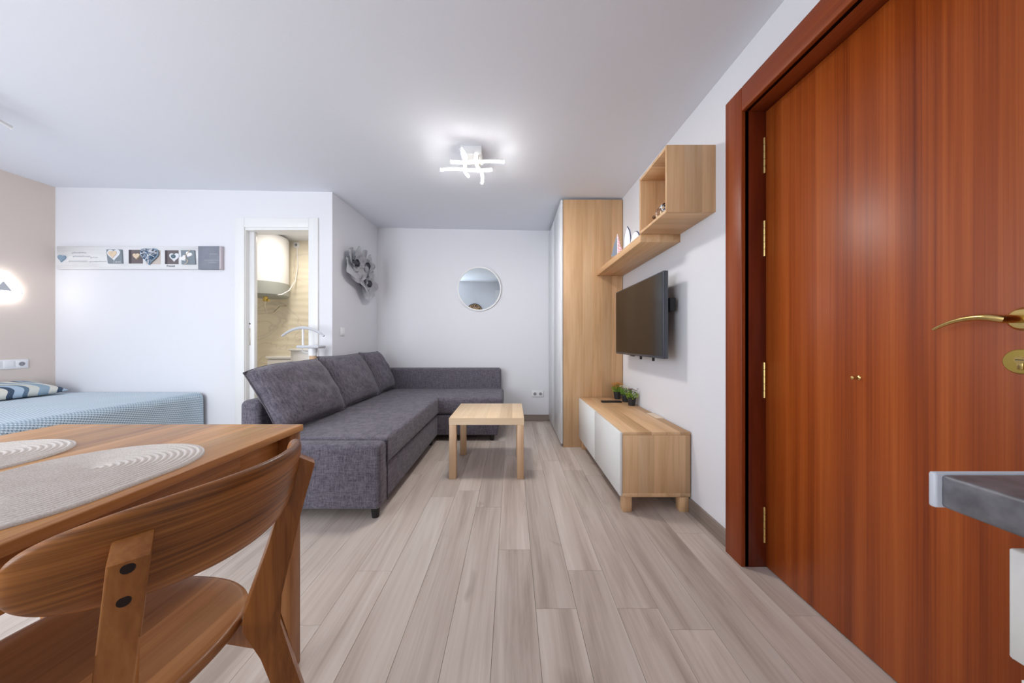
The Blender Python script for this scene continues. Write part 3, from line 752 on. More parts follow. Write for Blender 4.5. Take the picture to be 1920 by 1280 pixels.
bobj('apron', TT(TX0 + 0.052, TX1 - 0.052, TY0 + 0.022, TY0 + 0.042, 0.645, 0.729), M['aca_a'], tt, 0.001, 1)

def mat_mat():
    m, nt, b = newmat('woven_placemat'); vec, _ = coords(nt)
    f = noise_n(nt, vec, 420, 2, 0.6)
    g = noise_n(nt, vec, 18, 2, 0.6)
    c = mixc(nt, g, lin((190, 178, 168)), lin((222, 214, 208)))
    c = mixc(nt, 0.35, c, ramp(nt, f, [(0.35, lin((182, 168, 158))), (0.65, lin((236, 230, 224)))]))
    nt.links.new(c, b.inputs['Base Color']); b.inputs['Roughness'].default_value = 0.85
    bump(nt, b, f, 0.25, 0.0015); return m
M['mat'] = mat_mat()
def placemat(cx, cy, label):
    R, HL, P = 0.165, 0.057, 0.0108
    verts, faces = [], []
    nr, na = int(R / P * 8), 112
    for i in range(nr + 1):
        r = R * i / nr
        for k in range(na):
            a = 2 * PI * k / na
            h = 0.0014 + 0.0036 * abs(math.sin(PI * (r / P + k / na)))
            if i == nr: h = 0.0
            x = r * math.sin(a); y = r * math.cos(a); y += HL if math.cos(a) >= 0 else -HL
            verts.append((x, y, h))
    for i in range(nr):
        for k in range(na): faces.append((i * na + k, i * na + (k + 1) % na, (i + 1) * na + (k + 1) % na, (i + 1) * na + k))
    me = bpy.data.meshes.new('placemat'); me.from_pydata(verts, [], faces); me.update(); me.materials.append(M['mat'])
    me.polygons.foreach_set('use_smooth', [True] * len(me.polygons))
    o = bpy.data.objects.new('placemat', me); COL.objects.link(o); o.location = (cx, cy, 0.7502)
    tag(o, label, 'placemat', 'oval placemats on the dining table')
placemat(-0.853, 0.585, 'oval woven beige placemat on the chair side of the table')
placemat(-1.215, 0.622, 'oval woven beige placemat on the bed side of the table')

def dining_chair():
    th = -0.0735
    c = thing('dining_chair', 'brown wooden dining chair with curved backrest at the table', 'chair', (-0.7244, 0.5553, 0), th)
    # local: x = backwards, y = across
    W, S, zc, ht, hb, tilt, vb = 0.203, 0.112, 0.756, 0.054, 0.086, 0.23, 0.298
    # seat
    sw, sd, sv, zs = 0.2085, 0.213, -0.038, 0.4485
    bm = bmesh.new(); na = 72
    rings = []
    def outline(k, scale):
        a = 2 * PI * k / na; n_ = 2.6
        return (sv + sd * scale * math.copysign(abs(math.cos(a)) ** (2 / n_), math.cos(a)), sw * scale * math.copysign(abs(math.sin(a)) ** (2 / n_), math.sin(a)))
    for scale, z in ((0.02, -0.008), (0.4, -0.0075), (0.8, -0.003), (0.95, 0.0), (0.985, -0.001), (1.0, -0.006), (1.0, -0.016), (0.985, -0.021), (0.95, -0.022), (0.02, -0.022)):
        rings.append([bm.verts.new((*outline(k, scale), zs + z)) for k in range(na)])
    for A, B in zip(rings, rings[1:]):
        for k in range(na): bm.faces.new((A[k], A[(k + 1) % na], B[(k + 1) % na], B[k]))
    bm.faces.new(rings[0]); bm.faces.new(list(reversed(rings[-1])))
    obj('seat', bm, M['ch_seat'], c, True, 60)
    # backrest: bent panel with rounded ends and rim
    bm = bmesh.new(); ns, nt_ = 60, 16; T = 0.0115
    side = []
    for sg in (1, -1):
        g = []
        for i in range(ns + 1):
            s = math.sin((i / ns - 0.5) * PI)      # dense toward the ends
            row = []
            for j in range(nt_ + 1):
                t = math.sin((j / nt_ - 0.5) * PI)
                z = zc + (ht if t > 0 else hb) * t * max(0.0, 1 - abs(s) ** 2.9) ** (1 / 2.9)
                v = vb - S * s * s + (z - zc) * tilt
                k = math.sqrt(max(0, 1 - abs(t) ** 5)) * math.sqrt(max(0, 1 - abs(s) ** 14))
                nv = Vector((1.0, 2 * S * s / W, -tilt)).normalized()
                row.append(Vector((v, W * s, z)) + nv * sg * T * k)
            g.append(row)
        side.append(g)
    vt = {}
    def vv(s, i, j):
        key = (0 if (i in (0, ns) or j in (0, nt_)) else s, i if i not in (0, ns) else i, j if i not in (0, ns) else 0)
        if key not in vt: vt[key] = bm.verts.new(side[s][i][j])
        return vt[key]
    for s in (0, 1):
        for i in range(ns):
            for j in range(nt_):
                f = []
                for q_ in (vv(s, i, j), vv(s, i + 1, j), vv(s, i + 1, j + 1), vv(s, i, j + 1)):
                    if q_ not in f: f.append(q_)
                if len(f) > 2: bm.faces.new(f)
    obj('backrest', bm, M['ch_back'], c, True, 80)
    # rear posts that run down into the back legs
    prof = [(0.286, 0.752), (0.258, 0.640), (0.222, 0.480), (0.220, 0.420), (0.250, 0.330), (0.352, 0.0), (0.318, 0.0), (0.196, 0.370), (0.160, 0.428), (0.163, 0.470), (0.205, 0.600), (0.246, 0.768), (0.258, 0.772)]
    al = math.radians(40)
    def uu(z): return 0.1215 + max(0, z - 0.40) * 0.066 + max(0, 0.40 - z) * 0.08
    def vc(z): return 0.19 + (0.42 - z) * 0.345 if z < 0.42 else 0.19 + (z - 0.42) * 0.2235
    for sg in (1, -1):
        bm = bmesh.new(); hw = 0.0175
        def pos(r_, z, t): return Vector((vc(z) + r_ * math.cos(al) - sg * t * math.sin(al), sg * (uu(z) + r_ * math.sin(al)) + t * math.cos(al), z))
        prism(bm, prof, lambda u, v, d: pos(u - vc(v), v, d - hw), 2 * hw)
        bmesh.ops.bevel(bm, geom=bm.edges[:], offset=0.003, segments=2, profile=0.6, affect='EDGES')
        p = obj('rear_leg', bm, M['ch_post'], c, True, 40)
        for z in (0.743, 0.700):
            bm = bmesh.new(); r_ = 0.286 - (0.752 - z) * 0.25 - vc(z)
            cyl(bm, pos(r_ - 0.012, z, 0), pos(r_ + 0.0012, z - 0.0003, 0), 0.0062, n=20)
            obj('screw_hole', bm, M['hole'], p)
        # side rail
        bm = bmesh.new(); y = sg * 0.128
        prism(bm, [(-0.185, 0.418), (0.18, 0.418), (0.19, 0.372), (-0.18, 0.380)], lambda u, v, d: Vector((u, y - 0.011 + d + sg * max(0, -u) * 0.12, v)), 0.022)
        obj('side_rail', bm, M['ch_post'], c)
        bm = bmesh.new(); cyl(bm, (-0.20, sg * 0.172, 0), (-0.175, sg * 0.155, 0.427), 0.013, 0.019, 20); obj('front_leg', bm, M['ch_post'], c, True)
    bm = bmesh.new(); box(bm, -0.187, -0.165, -0.15, 0.15, 0.385, 0.425); obj('front_rail', bm, M['ch_post'], c)
    bm = bmesh.new(); box(bm, 0.08, 0.10, -0.125, 0.125, 0.385, 0.426); obj('rear_rail', bm, M['ch_post'], c)
dining_chair()

# ------------------------------------------------------------------ kitchen worktop and cabinet beside the camera
wt = thing('worktop', 'dark slate laminate kitchen worktop with pale end strip', 'worktop', (0.67, -0.5, 0.872))
bobj('slab', (0.365 - 0.67, 0.97 - 0.67, -0.74, 0.770, 0, 0.028), M['counter'], wt, 0.003, 2)
bobj('end_strip', (0.3605 - 0.67, 0.97 - 0.67, 0.769, 0.7745, -0.001, 0.0292), M['endcap'], wt, 0.002, 2)
kc = thing('base_cabinet', 'pale kitchen base cabinet under the slate worktop', 'cabinet', (0.69, -0.5, 0))
bobj('carcass', (0.411 - 0.69, 0.97 - 0.69, -0.74, 0.752, 0.08, 0.8715), M['kit'], kc)
bobj('plinth', (0.45 - 0.69, 0.97 - 0.69, -0.74, 0.735, 0.0, 0.08), M['tvgrey'], kc)
bobj('drawer_front', (0.398 - 0.69, 0.4105 - 0.69, 0.16, 0.754, 0.760, 0.848), M['kit'], kc, 0.0015, 1)
bobj('door', (0.4045 - 0.69, 0.4105 - 0.69, 0.16, 0.752, 0.10, 0.745), M['kit'], kc, 0.0015, 1)
tc_ = thing('tall_cabinet', 'tall white cabinet reflected in the mirror', 'cabinet', (-0.16, -1.03, 0))
bobj('carcass', (-0.30, 0.30, -0.26, 0.24, 0, 2.04), M['white'], tc_)
bobj('door', (-0.30, 0.30, 0.241, 0.26, 0.02, 2.03), M['white'], tc_, 0.002, 1)
bm = bmesh.new(); tube(bm, [(0.25, 0.26, 0.9), (0.25, 0.29, 0.92), (0.25, 0.29, 1.2), (0.25, 0.26, 1.22)], 0.006, 8); obj('handle', bm, M['steel'], tc_, True)
ck = thing('wall_clock', 'round wooden clock with roman numerals on the rear wall', 'clock', (-1.10, YREAR, 1.455))
bm = bmesh.new(); lathe(bm, [(0.001, 0), (0.225, 0), (0.225, 0.02), (0.001, 0.02)], 48, (0, 0, 0), 'Y'); obj('dial', bm, M['oak_z'], ck)
bm = bmesh.new(); tube(bm, [(0.222 * math.cos(2 * PI * k / 48), 0.018, 0.222 * math.sin(2 * PI * k / 48)) for k in range(48)], 0.012, 6, True); obj('rim', bm, M['black'], ck, True)
bm = bmesh.new(); tube(bm, [(0.105 * math.cos(2 * PI * k / 40), 0.019, 0.105 * math.sin(2 * PI * k / 40)) for k in range(40)], 0.006, 6, True); obj('inner_ring', bm, M['black'], ck, True)
for k, s in enumerate(('XII', 'I', 'II', 'III', 'IV', 'V', 'VI', 'VII', 'VIII', 'IX', 'X', 'XI')):
    a = k * PI / 6
    text_mesh('numeral', s, 0.10, M['black'], ck, Matrix.Rotation(PI, 4, 'Z') @ Matrix.Translation((0.165 * math.sin(a), -0.0205, 0.165 * math.cos(a))) @ Matrix.Rotation(a, 4, 'Y') @ Matrix.Rotation(PI / 2, 4, 'X') @ Matrix.Translation((0, -0.036, 0)), 0.003)
for L, a in ((0.11, 0.5), (0.15, 2.4)):
    bm = bmesh.new(); tube(bm, [(0, 0.024, 0), (-L * math.sin(a), 0.024, L * math.cos(a))], 0.005, 6); obj('hand', bm, M['black'], ck)

# ------------------------------------------------------------------ mirror
mr = thing('round_mirror', 'round mirror with thin white frame above the chaise', 'mirror', (-0.415, YB - 0.015, 1.68))
mr.rotation_euler = (math.radians(2.38), 0, 0)
bm = bmesh.new(); lathe(bm, [(0.001, 0), (0.268, 0), (0.268, -0.010), (0.001, -0.010)], 72, (0, 0, 0), 'Y'); obj('glass', bm, M['mirror'], mr, True, 30)
bm = bmesh.new(); lathe(bm, [(0.262, 0.004), (0.279, 0.004), (0.279, -0.016), (0.268, -0.016), (0.262, -0.010)], 72, (0, 0, 0), 'Y')
bm.faces.ensure_lookup_table(); bmesh.ops.delete(bm, geom=[f for f in bm.faces if len(f.verts) > 20], context='FACES_ONLY'); obj('frame', bm, M['white'], mr, True, 30)

# ------------------------------------------------------------------ sockets and switches
def plate(name, label, cat, mw, n, kinds, group=None):
    """row of n modules, local x along the row, y up, z out of the wall"""
    t = thing(name, label, cat, group=group); t.matrix_world = mw
    w_ = 0.071 * n + 0.010
    bm = bmesh.new(); box(bm, -w_ / 2, w_ / 2, -0.041, 0.041, 0, 0.009, 0.003, 2); obj('frame', bm, M['plastic'], t, True)
    for k in range(n):
        cx = (k - (n - 1) / 2) * 0.071
        bm = bmesh.new(); box(bm, cx - 0.029, cx + 0.029, -0.029, 0.029, 0.008, 0.0125, 0.002, 2)
        md = obj('rocker' if kinds[k] == 'w' else 'socket_face', bm, M['plastic'], t, True)
        if kinds[k] == 's':
            bm = bmesh.new(); lathe(bm, [(0.001, 0.0127), (0.019, 0.0127), (0.019, 0.0131), (0.001, 0.0131)], 24, (cx, 0, 0)); obj('socket_well', bm, M['socket_d'], md)
            for dx in (-0.0095, 0.0095):
                bm = bmesh.new(); cyl(bm, (cx + dx, 0, 0.0125), (cx + dx, 0, 0.0136), 0.0026, n=10); obj('pin_hole', bm, M['black'], md)
    return t
def wall_frame(o, xd, zd): # matrix from right, normal
    xd, zd = Vector(xd), Vector(zd); yd = zd.cross(xd); m = Matrix.Identity(4)
    for i in range(3): m[i][0], m[i][1], m[i][2], m[i][3] = xd[i], yd[i], zd[i], o[i]
    return m
plate('double_socket', 'white double socket low on the wall beside the wardrobe', 'socket', wall_frame((0.327, YB, 0.347), (1, 0, 0), (0, -1, 0)), 2, 'ss')
plate('light_switch', 'white switch plate under the metal flowers', 'switch', wall_frame((XS, 3.195, 1.112), (0, 1, 0), (1, 0, 0)), 1, 'w')
plate('switch_row', 'white row of switches and socket above the bed', 'socket', wall_frame((XL, 2.735, 0.815), (0, 1, 0), (1, 0, 0)), 3, 'wws')

# ------------------------------------------------------------------ lamps
def ceiling_lamp(loc, label):
    t = thing('ceiling_lamp', label, 'ceiling lamp', loc, group='wavy crossed-bar ceiling lamps')
    zb = -0.075
    def wav(u, ph, amp): return zb + amp * math.sin(2 * PI * u + ph)
    bars = [('x', -0.144, 0.233, -0.053, PI, 0.012), ('x', -0.24, 0.139, 0.05, 0.0, 0.012), ('y', -0.20, 0.14, -0.048, 0.0, 0.010), ('y', -0.155, 0.245, 0.048, PI, 0.010)]
    for ax, a, b_, c_, ph, amp in bars:
        bm = bmesh.new()
        L = []
        for k in range(25):
            u = k / 24; s = a + (b_ - a) * u; side = c_ + 0.012 * math.sin(2 * PI * u + ph)
            L.append((s, side, wav(u, ph, amp)) if ax == 'x' else (side, s, wav(u, ph, amp)))
        tube(bm, L, 0.0095, 10)
        lb = obj('light_bar', bm, M['lamp'], t, True, 50)
        # opaque channel over the upper side, so the bar shines downwards
        bm = bmesh.new(); rows = []
        for k, p in enumerate(L):
            row = []
            for i in range(9):
                an = PI * (-0.08 + 1.16 * i / 8); o1, o2 = 0.0115 * math.cos(an), 0.0115 * math.sin(an)
                row.append(bm.verts.new((p[0], p[1] + o1, p[2] + o2) if ax == 'x' else (p[0] + o1, p[1], p[2] + o2)))
            rows.append(row)
        for A, B in zip(rows, rows[1:]):
            for i in range(8): bm.faces.new((A[i], A[i + 1], B[i + 1], B[i]))
        for e in (0, -1):
            p = L[e]; ring = []
            for i in range(14):
                o1, o2 = 0.0116 * math.cos(2 * PI * i / 14), 0.0116 * math.sin(2 * PI * i / 14); sh_ = -0.0015 if e == 0 else 0.0015
                ring.append(bm.verts.new((p[0] + sh_, p[1] + o1, p[2] + o2) if ax == 'x' else (p[0] + o1, p[1] + sh_, p[2] + o2)))
            bm.faces.new(ring)
        obj('channel', bm, M['white'], lb, True, 60)
    bm = bmesh.new(); box(bm, -0.075, 0.075, -0.075, 0.075, -0.03, 0.03, 0.004, 2); obj('canopy', bm, M['white'], t, True)
    for x_, y_ in ((-0.048, -0.053), (0.048, 0.05), (-0.048, 0.05), (0.048, -0.053)):
        bm = bmesh.new(); cyl(bm, (x_, y_, -0.066), (x_, y_, -0.028), 0.006, n=10); obj('stem', bm, M['steel'], t, True)
    return t
cl = ceiling_lamp((-0.29, 2.308, ceil_z(-0.29, 2.308) - 0.028), 'lit wavy crossed-bar ceiling lamp above the coffee table')
cl2 = dup(cl, (-3.13, 1.70, ceil_z(-3.13, 1.70) - 0.028), 'unlit wavy crossed-bar ceiling lamp near the bed')
for ch in cl2.children:
    if ch.name.startswith('light_bar'): ch.data = ch.data.copy(); ch.data.materials[0] = M['plastic']

wl = thing('wall_lamp', 'lit rounded triangular wall lamp above the bed', 'wall lamp', (XL, 2.68, 1.475))
def rtri(R, rr_, n=10):
    pts = []
    for k in range(3):
        a = PI / 2 + k * 2 * PI / 3
        c = (R * math.cos(a), R * math.sin(a))
        for i in range(n + 1):
            b_ = a - PI / 3 + 2 * PI / 3 * i / n; pts.append((c[0] + rr_ * math.cos(b_), c[1] + rr_ * math.sin(b_)))
    return pts
bm = bmesh.new(); prism(bm, rtri(0.062, 0.058), lambda u, v, d: Vector((0.012 + d, u, v)), 0.034); obj('diffuser', bm, M['wlamp'], wl, True)
bm = bmesh.new(); prism(bm, rtri(0.05, 0.03), lambda u, v, d: Vector((d, u, v)), 0.013); obj('mount', bm, M['white'], wl)
bm = bmesh.new(); tube(bm, [(0.046, u, v) for u, v in rtri(0.063, 0.050)], 0.0035, 6, True); obj('rim', bm, M['greyplate'], wl, True)
bm = bmesh.new(); prism(bm, rtri(0.046, 0.004, 4), lambda u, v, d: Vector((0.046 + d, u, v - 0.002)), 0.006); obj('front_plate', bm, M['greyplate'], wl)

# ------------------------------------------------------------------ metal flower wall sculpture
fl = thing('flower_sculpture', 'grey metal wall sculpture of three large roses', 'wall sculpture', (XS, 3.46, 1.77))
def petal(R, width, cup, lift, seed, n=10):
    bm = bmesh.new(); rnd = random.Random(seed); ph = rnd.uniform(0, 6)
    g = []
    for i in range(n + 1):
        t = i / n; row = []
        half = width * R * (math.sin(min(1, t * 1.05 + 0.08) * PI * 0.62)) * (1 - 0.25 * max(0, t - .8) / .2)
        for j in range(n + 1):
            u = 2 * j / n - 1
            x = half * u; y = R * t * (1 - 0.13 * u * u * t) + (0.06 * R * (1 - abs(u)) if t > .95 else 0)
            z = lift * t ** 1.5 + cup * u * u * t - 0.05 * R * math.sin(u * 5 + ph) * t - 0.25 * lift * max(0, t - 0.75) * 4
            row.append(bm.verts.new((x, y, z)))
        g.append(row)
    for i in range(n):
        for j in range(n): bm.faces.new((g[i][j], g[i][j + 1], g[i + 1][j + 1], g[i + 1][j]))
    ex = bmesh.ops.solidify(bm, geom=bm.faces[:], thickness=0.0015)
    return bm
def rose(cy, cz, R, seed, offs):
    rnd = random.Random(seed)
    base = wall_frame((0.022 + offs, cy - 3.46, cz - 1.77), (0, 1, 0), (1, 0, 0))
    bm = bmesh.new()
    for k in range(9):
        a = k * 2.4; r0 = 0.008 + 0.003 * k
        pts = [(r0 * math.cos(a + s * 0.28), r0 * math.sin(a + s * 0.28)) for s in range(7)]
        for s in range(6):
            p, q_ = pts[s], pts[s + 1]; h = 0.082 - 0.0025 * k
            bm.faces.new([bm.verts.new((p[0], p[1], 0.0)), bm.verts.new((q_[0], q_[1], 0.0)), bm.verts.new((q_[0] * 1.3, q_[1] * 1.3, h)), bm.verts.new((p[0] * 1.3, p[1] * 1.3, h))])
    cyl(bm, (0, 0, -0.022 - offs), (0, 0, 0.01), 0.02, n=12)
    bmesh.ops.transform(bm, matrix=base, verts=bm.verts)
    ctr = obj('rose_centre', bm, M['petal_d'], fl)
    for ring, (n_, rr_, lf, cp) in enumerate(((5, 1.0, 0.035, 0.02), (5, 0.46, 0.03, 0.02))):
        for k in range(n_):
            bm = petal(R * rr_ * rnd.uniform(0.88, 1.12), 0.58, cp, lf, seed * 31 + k + ring * 9)
            bmesh.ops.transform(bm, matrix=base @ Matrix.Rotation(2 * PI * k / n_ + ring * 0.6 + seed, 4, 'Z') @ Matrix.Translation((0, 0, 0.012 + 0.004 * k)) @ Matrix.Rotation(0.2, 4, 'Y'), verts=bm.verts)
            obj('petal', bm, M['petal'], ctr, True, 60)
rose(3.325, 1.835, 0.185, 1, 0.012)
rose(3.60, 1.87, 0.165, 2, 0.0)
rose(3.59, 1.665, 0.185, 3, 0.022)

# ------------------------------------------------------------------ long heart panel on the white wall
def heart(s, n=40):
    pts = []
    for k in range(n):
        t = 2 * PI * k / n
        pts.append((s * 16 * math.sin(t) ** 3 / 34, s * (13 * math.cos(t) - 5 * math.cos(2 * t) - 2 * math.cos(3 * t) - math.cos(4 * t) + 2.5) / 34))
    return pts
hp = thing('heart_panel', 'long whitewashed wall panel decorated with hearts', 'wall art', (-4.34, YW, 1.807))
S_ = 1 / 196.4
def HX(px): return (px - 107.7) * S_ * 0.988
def HZ_(py): return (484.5 - py) * S_ * 0.99
TH = 0.028
mw_ = wood('whitewashed_board', (206, 206, 208), (228, 228, 230), (238, 238, 240), 'X', None, 0.1, 0.7, gs=1.5)
M['slate'] = plain('slate_grey_paint', (134, 138, 150), 0.7, var=0.06, bump_scale=20)
M['tilegrey'] = plain('grey_green_tile', (132, 142, 150), 0.7, var=0.05)
M['umber'] = plain('umber_paint', (112, 104, 106), 0.8, var=0.06)
M['umber_d'] = plain('dark_umber', (78, 70, 76), 0.8)
M['tan'] = plain('tan_heart_wood', (224, 202, 176), 0.7, var=0.08, bump_scale=40)
M['white_felt'] = plain('white_felt', (226, 228, 234), 0.8)
M['bluegrey'] = plain('blue_grey_heart', (134, 156, 176), 0.6, var=0.08, bump_scale=30)
M['stone'] = plain('blue_stone', (92, 112, 124), 0.5)
M['pinkgrey'] = plain('pink_grey_edge', (196, 186, 192), 0.7)
M['ink'] = plain('grey_ink', (176, 180, 188), 0.7)
M['dark_ink'] = plain('dark_ink', (70, 72, 80), 0.7)
M['patch'] = plain('beige_patch', (204, 192, 184), 0.8)
bobj('board', (0.03, HX(380), -TH, 0, HZ_(506.5), HZ_(463)), mw_, hp, 0.001, 1)
bobj('grey_board', (HX(380), HX(420.5), -TH, 0, HZ_(506.5), HZ_(463)), M['slate'], hp, 0.001, 1)
bobj('end_board', (HX(420.5), HX(424.3), -TH - 0.004, 0, HZ_(507), HZ_(463)), M['pinkgrey'], hp, 0.001, 1)
def hprism(name, outl, cx, cz, y, d, m, rot=0.0, par=None):
    bm = bmesh.new(); ca, sa = math.cos(rot), math.sin(rot)
    prism(bm, outl, lambda u, v, dd: Vector((cx + u * ca - v * sa, -TH - y - dd, cz + u * sa + v * ca)), d)
    return obj(name, bm, m, par or hp)
def sq(w_, h_): return [(-w_ / 2, -h_ / 2), (w_ / 2, -h_ / 2), (w_ / 2, h_ / 2), (-w_ / 2, h_ / 2)]
hprism('blue_heart', heart(0.078), HX(125), HZ_(487), 0, 0.010, M['bluegrey'], -0.12)
t1 = hprism('tile', [(-0.076, 0.066), (-0.062, -0.066), (0.074, -0.066), (0.066, 0.066)], HX(225.5), HZ_(483), 0, 0.012, M['tilegrey'])
hprism('felt_heart', heart(0.128), HX(225), HZ_(481), 0.012, 0.003, M['white_felt'], 0.05, t1)
hprism('tan_heart', heart(0.082), HX(223.5), HZ_(480), 0.015, 0.005, M['tan'], 0.05, t1)
text_mesh('lettering', 'L O V E', 0.021, M['sail_w'], hp, Matrix.Translation((HX(231), -TH - 0.0135, HZ_(494.8))) @ Matrix.Rotation(PI / 2, 4, 'X'))
t2 = hprism('umber_square', sq(0.128, 0.13), HX(263.5), HZ_(483), 0, 0.002, M['umber'])
hprism('umber_edge', sq(0.024, 0.13), HX(252.6), HZ_(483), 0.002, 0.001, M['umber_d'], 0, t2)
hprism('tan_heart', heart(0.066), HX(266.5), HZ_(483), 0.002, 0.012, M['tan'], 0.05, t2)
hprism('beige_patch', sq(0.135, 0.13), HX(296.5), HZ_(484), 0, 0.002, M['patch'])
# wicker heart: woven twigs inside a heart outline
wk = thing('wicker_heart', '', 'x'); del wk['label']; del wk['category']; wk.parent = hp
rw = random.Random(3)
hs = heart(0.178, 60); hc = (HX(291.5), HZ_(483.5))
for mname, cnt in (('white_twig', 34), ('blue_twig', 30)):
    m_t = M['white_felt'] if mname == 'white_twig' else plain('blue_twig_paint', (84, 112, 142), 0.7, var=0.2, bump_scale=60)
    for i in range(cnt):
        a_, b_ = rw.randrange(60), rw.randrange(16, 44)
        p, q_ = hs[a_], hs[(a_ + b_) % 60]
        bm = bmesh.new(); y = rw.uniform(0.004, 0.03)
        pts = []
        for k in range(6):
            t = k / 5; bow = math.sin(t * PI)
            pts.append((hc[0] + (p[0] + (q_[0] - p[0]) * t) * 0.97, -TH - y - 0.012 * bow, hc[1] + (p[1] + (q_[1] - p[1]) * t) * 0.97))
        tube(bm, pts, 0.0026, 5); obj(mname, bm, m_t, wk)
bm = bmesh.new(); tube(bm, [(hc[0] + u * 0.97, -TH - 0.014, hc[1] + v * 0.97) for u, v in hs], 0.006, 6, True); obj('twig_rim', bm, M['bluegrey'], wk, True)
t3 = hprism('umber_square', sq(0.126, 0.13), HX(331), HZ_(484), 0, 0.002, M['umber'])
hprism('umber_edge', sq(0.022, 0.13), HX(320.5), HZ_(484), 0.002, 0.001, M['umber_d'], 0, t3)
hprism('felt_heart', heart(0.098), HX(336.3), HZ_(485), 0.002, 0.005, M['white_felt'], 0.0, t3)
bm = bmesh.new(); bmesh.ops.create_uvsphere(bm, u_segments=14, v_segments=8, radius=0.021)
for v in bm.verts: v.co = Vector((v.co.x + HX(335.3), v.co.y * 0.5 - TH - 0.009, v.co.z * 0.9 + HZ_(482.8)))
obj('stone', bm, M['stone'], t3, True)
text_mesh('lettering', 'Present', 0.026, M['dark_ink'], hp, Matrix.Translation((HX(329), -TH - 0.001, HZ_(502))) @ Matrix.Rotation(PI / 2, 4, 'X'))
t4 = hprism('tile', [(-0.066, 0.066), (-0.058, -0.066), (0.07, -0.066), (0.062, 0.066)], HX(363), HZ_(484.5), 0, 0.012, M['tilegrey'])
for cx, cz, rt in ((357, 487.5, 0.6), (366.5, 480.5, -0.4)):
    hprism('padded_heart', heart(0.062), HX(cx), HZ_(cz), 0.012, 0.011, M['sail_w'], rt, t4)
bm = bmesh.new(); tube(bm, [(HX(x_), -TH - 0.025, HZ_(z_)) for x_, z_ in ((370, 471), (366, 477), (361, 483), (362, 488), (366, 491), (364, 496), (360, 498))], 0.0022, 5); obj('twine', bm, M['tan'], t4, True)
def scribble(x0, x1, py, seed, m, amp=1.6, y=0.0):
    r = random.Random(seed); pts = []; n = int((x1 - x0) * 2.2)
    for k in range(n):
        t = k / (n - 1); env = 0.35 + 0.65 * abs(noise.noise(Vector((k * 0.21, seed, 0))))*1.6
        pts.append((HX(x0 + (x1 - x0) * t + 1.0 * math.sin(k * 1.3)), -TH - y - 0.0008, HZ_(py - amp * env * math.sin(k * 1.15) * (2.2 if k % 9 == 4 else 1))))
    bm = bmesh.new(); tube(bm, pts, 0.0011, 4); obj('handwriting', bm, m, hp)
scribble(143, 170, 475.5, 1, M['ink']); scribble(145, 178, 482.5, 2, M['ink']); scribble(178, 192, 484.5, 5, M['ink'])
scribble(137, 172, 491.5, 3, M['ink']); scribble(176, 208, 492, 4, M['ink'])
scribble(402, 417, 478, 6, M['greyplate']); scribble(392, 417, 489.5, 7, M['greyplate']); scribble(400, 416, 494, 8, M['greyplate'])

# ------------------------------------------------------------------ valet stand behind the sofa
vs = thing('valet_stand', 'white metal clothes valet with hanger behind the sofa', 'valet stand', (-1.80, 2.86, 0))
bm = bmesh.new(); pts = []
for k in range(17):
    u = -1 + 2 * k / 16; pts.append((-0.09 + 0.19 * u, 0, 1.137 - 0.075 * abs(u) ** 2.0 ))
tube(bm, pts, [0.009 + 0.006 * (1 - abs(-1 + 2 * k / 16)) for k in range(17)], 12); obj('hanger', bm, M['greyplate'], vs, True)
bm = bmesh.new(); cyl(bm, (-0.09, 0, 0.975), (-0.09, 0, 1.13), 0.009, n=12); obj('upper_post', bm, M['plastic'], vs, True)
bm = bmesh.new(); box(bm, -0.115, 0.085, -0.06, 0.06, 0.952, 0.978, 0.01, 3); obj('tray', bm, M['greyplate'], vs, True)
bm = bmesh.new(); cyl(bm, (0, 0, 0.885), (0, 0, 0.955), 0.036, n=20); obj('collar', bm, M['plastic'], vs, True)
bm = bmesh.new(); cyl(bm, (0, 0, 0.03), (0, 0, 0.89), 0.03, n=20); obj('wooden_post', bm, M['pale_z'], vs, True)
bm = bmesh.new(); tube(bm, [(-0.1, 0, 0.955), (-0.095, 0, 0.925), (-0.06, 0, 0.912), (-0.03, 0, 0.915)], 0.004, 8); obj('hook', bm, M['plastic'], vs, True)
bm = bmesh.new(); lathe(bm, [(0.001, 0), (0.08, 0), (0.08, 0.02), (0.03, 0.032), (0.001, 0.032)], 28); obj('base', bm, M['plastic'], vs, True)

# ------------------------------------------------------------------ bathroom fittings
wh = thing('water_heater', 'white cylindrical water heater with grey cap on tiled wall', 'water heater', (-3.235, YBB - 0.245, 1.59))
bm = bmesh.new(); lathe(bm, [(0.001, 0.185), (0.238, 0.185), (0.24, 0.195), (0.24, 0.775), (0.225, 0.80), (0.001, 0.815)], 56); obj('tank', bm, M['plastic'], wh, True)
M['heater_grey'] = plain('heater_grey', (160, 164, 160), 0.4)
bm = bmesh.new(); lathe(bm, [(0.001, 0.0), (0.15, 0.0), (0.215, 0.012), (0.237, 0.03), (0.24, 0.05), (0.24, 0.187), (0.001, 0.187)], 56); obj('bottom_cap', bm, M['heater_grey'], wh, True)
bm = bmesh.new()
L = []
for k in range(9):
    a = -PI / 2 - 0.62 + 0.52 * k / 8
    L.append((0.243 * math.cos(a), 0.243 * math.sin(a)))
for i in range(8):
    bm.faces.new([bm.verts.new((L[i][0], L[i][1], 0.055)), bm.verts.new((L[i + 1][0], L[i + 1][1], 0.055)), bm.verts.new((L[i + 1][0], L[i + 1][1], 0.165)), bm.verts.new((L[i][0], L[i][1], 0.165))])
bmesh.ops.remove_doubles(bm, verts=bm.verts, dist=1e-4)
obj('display', bm, M['black'], wh)
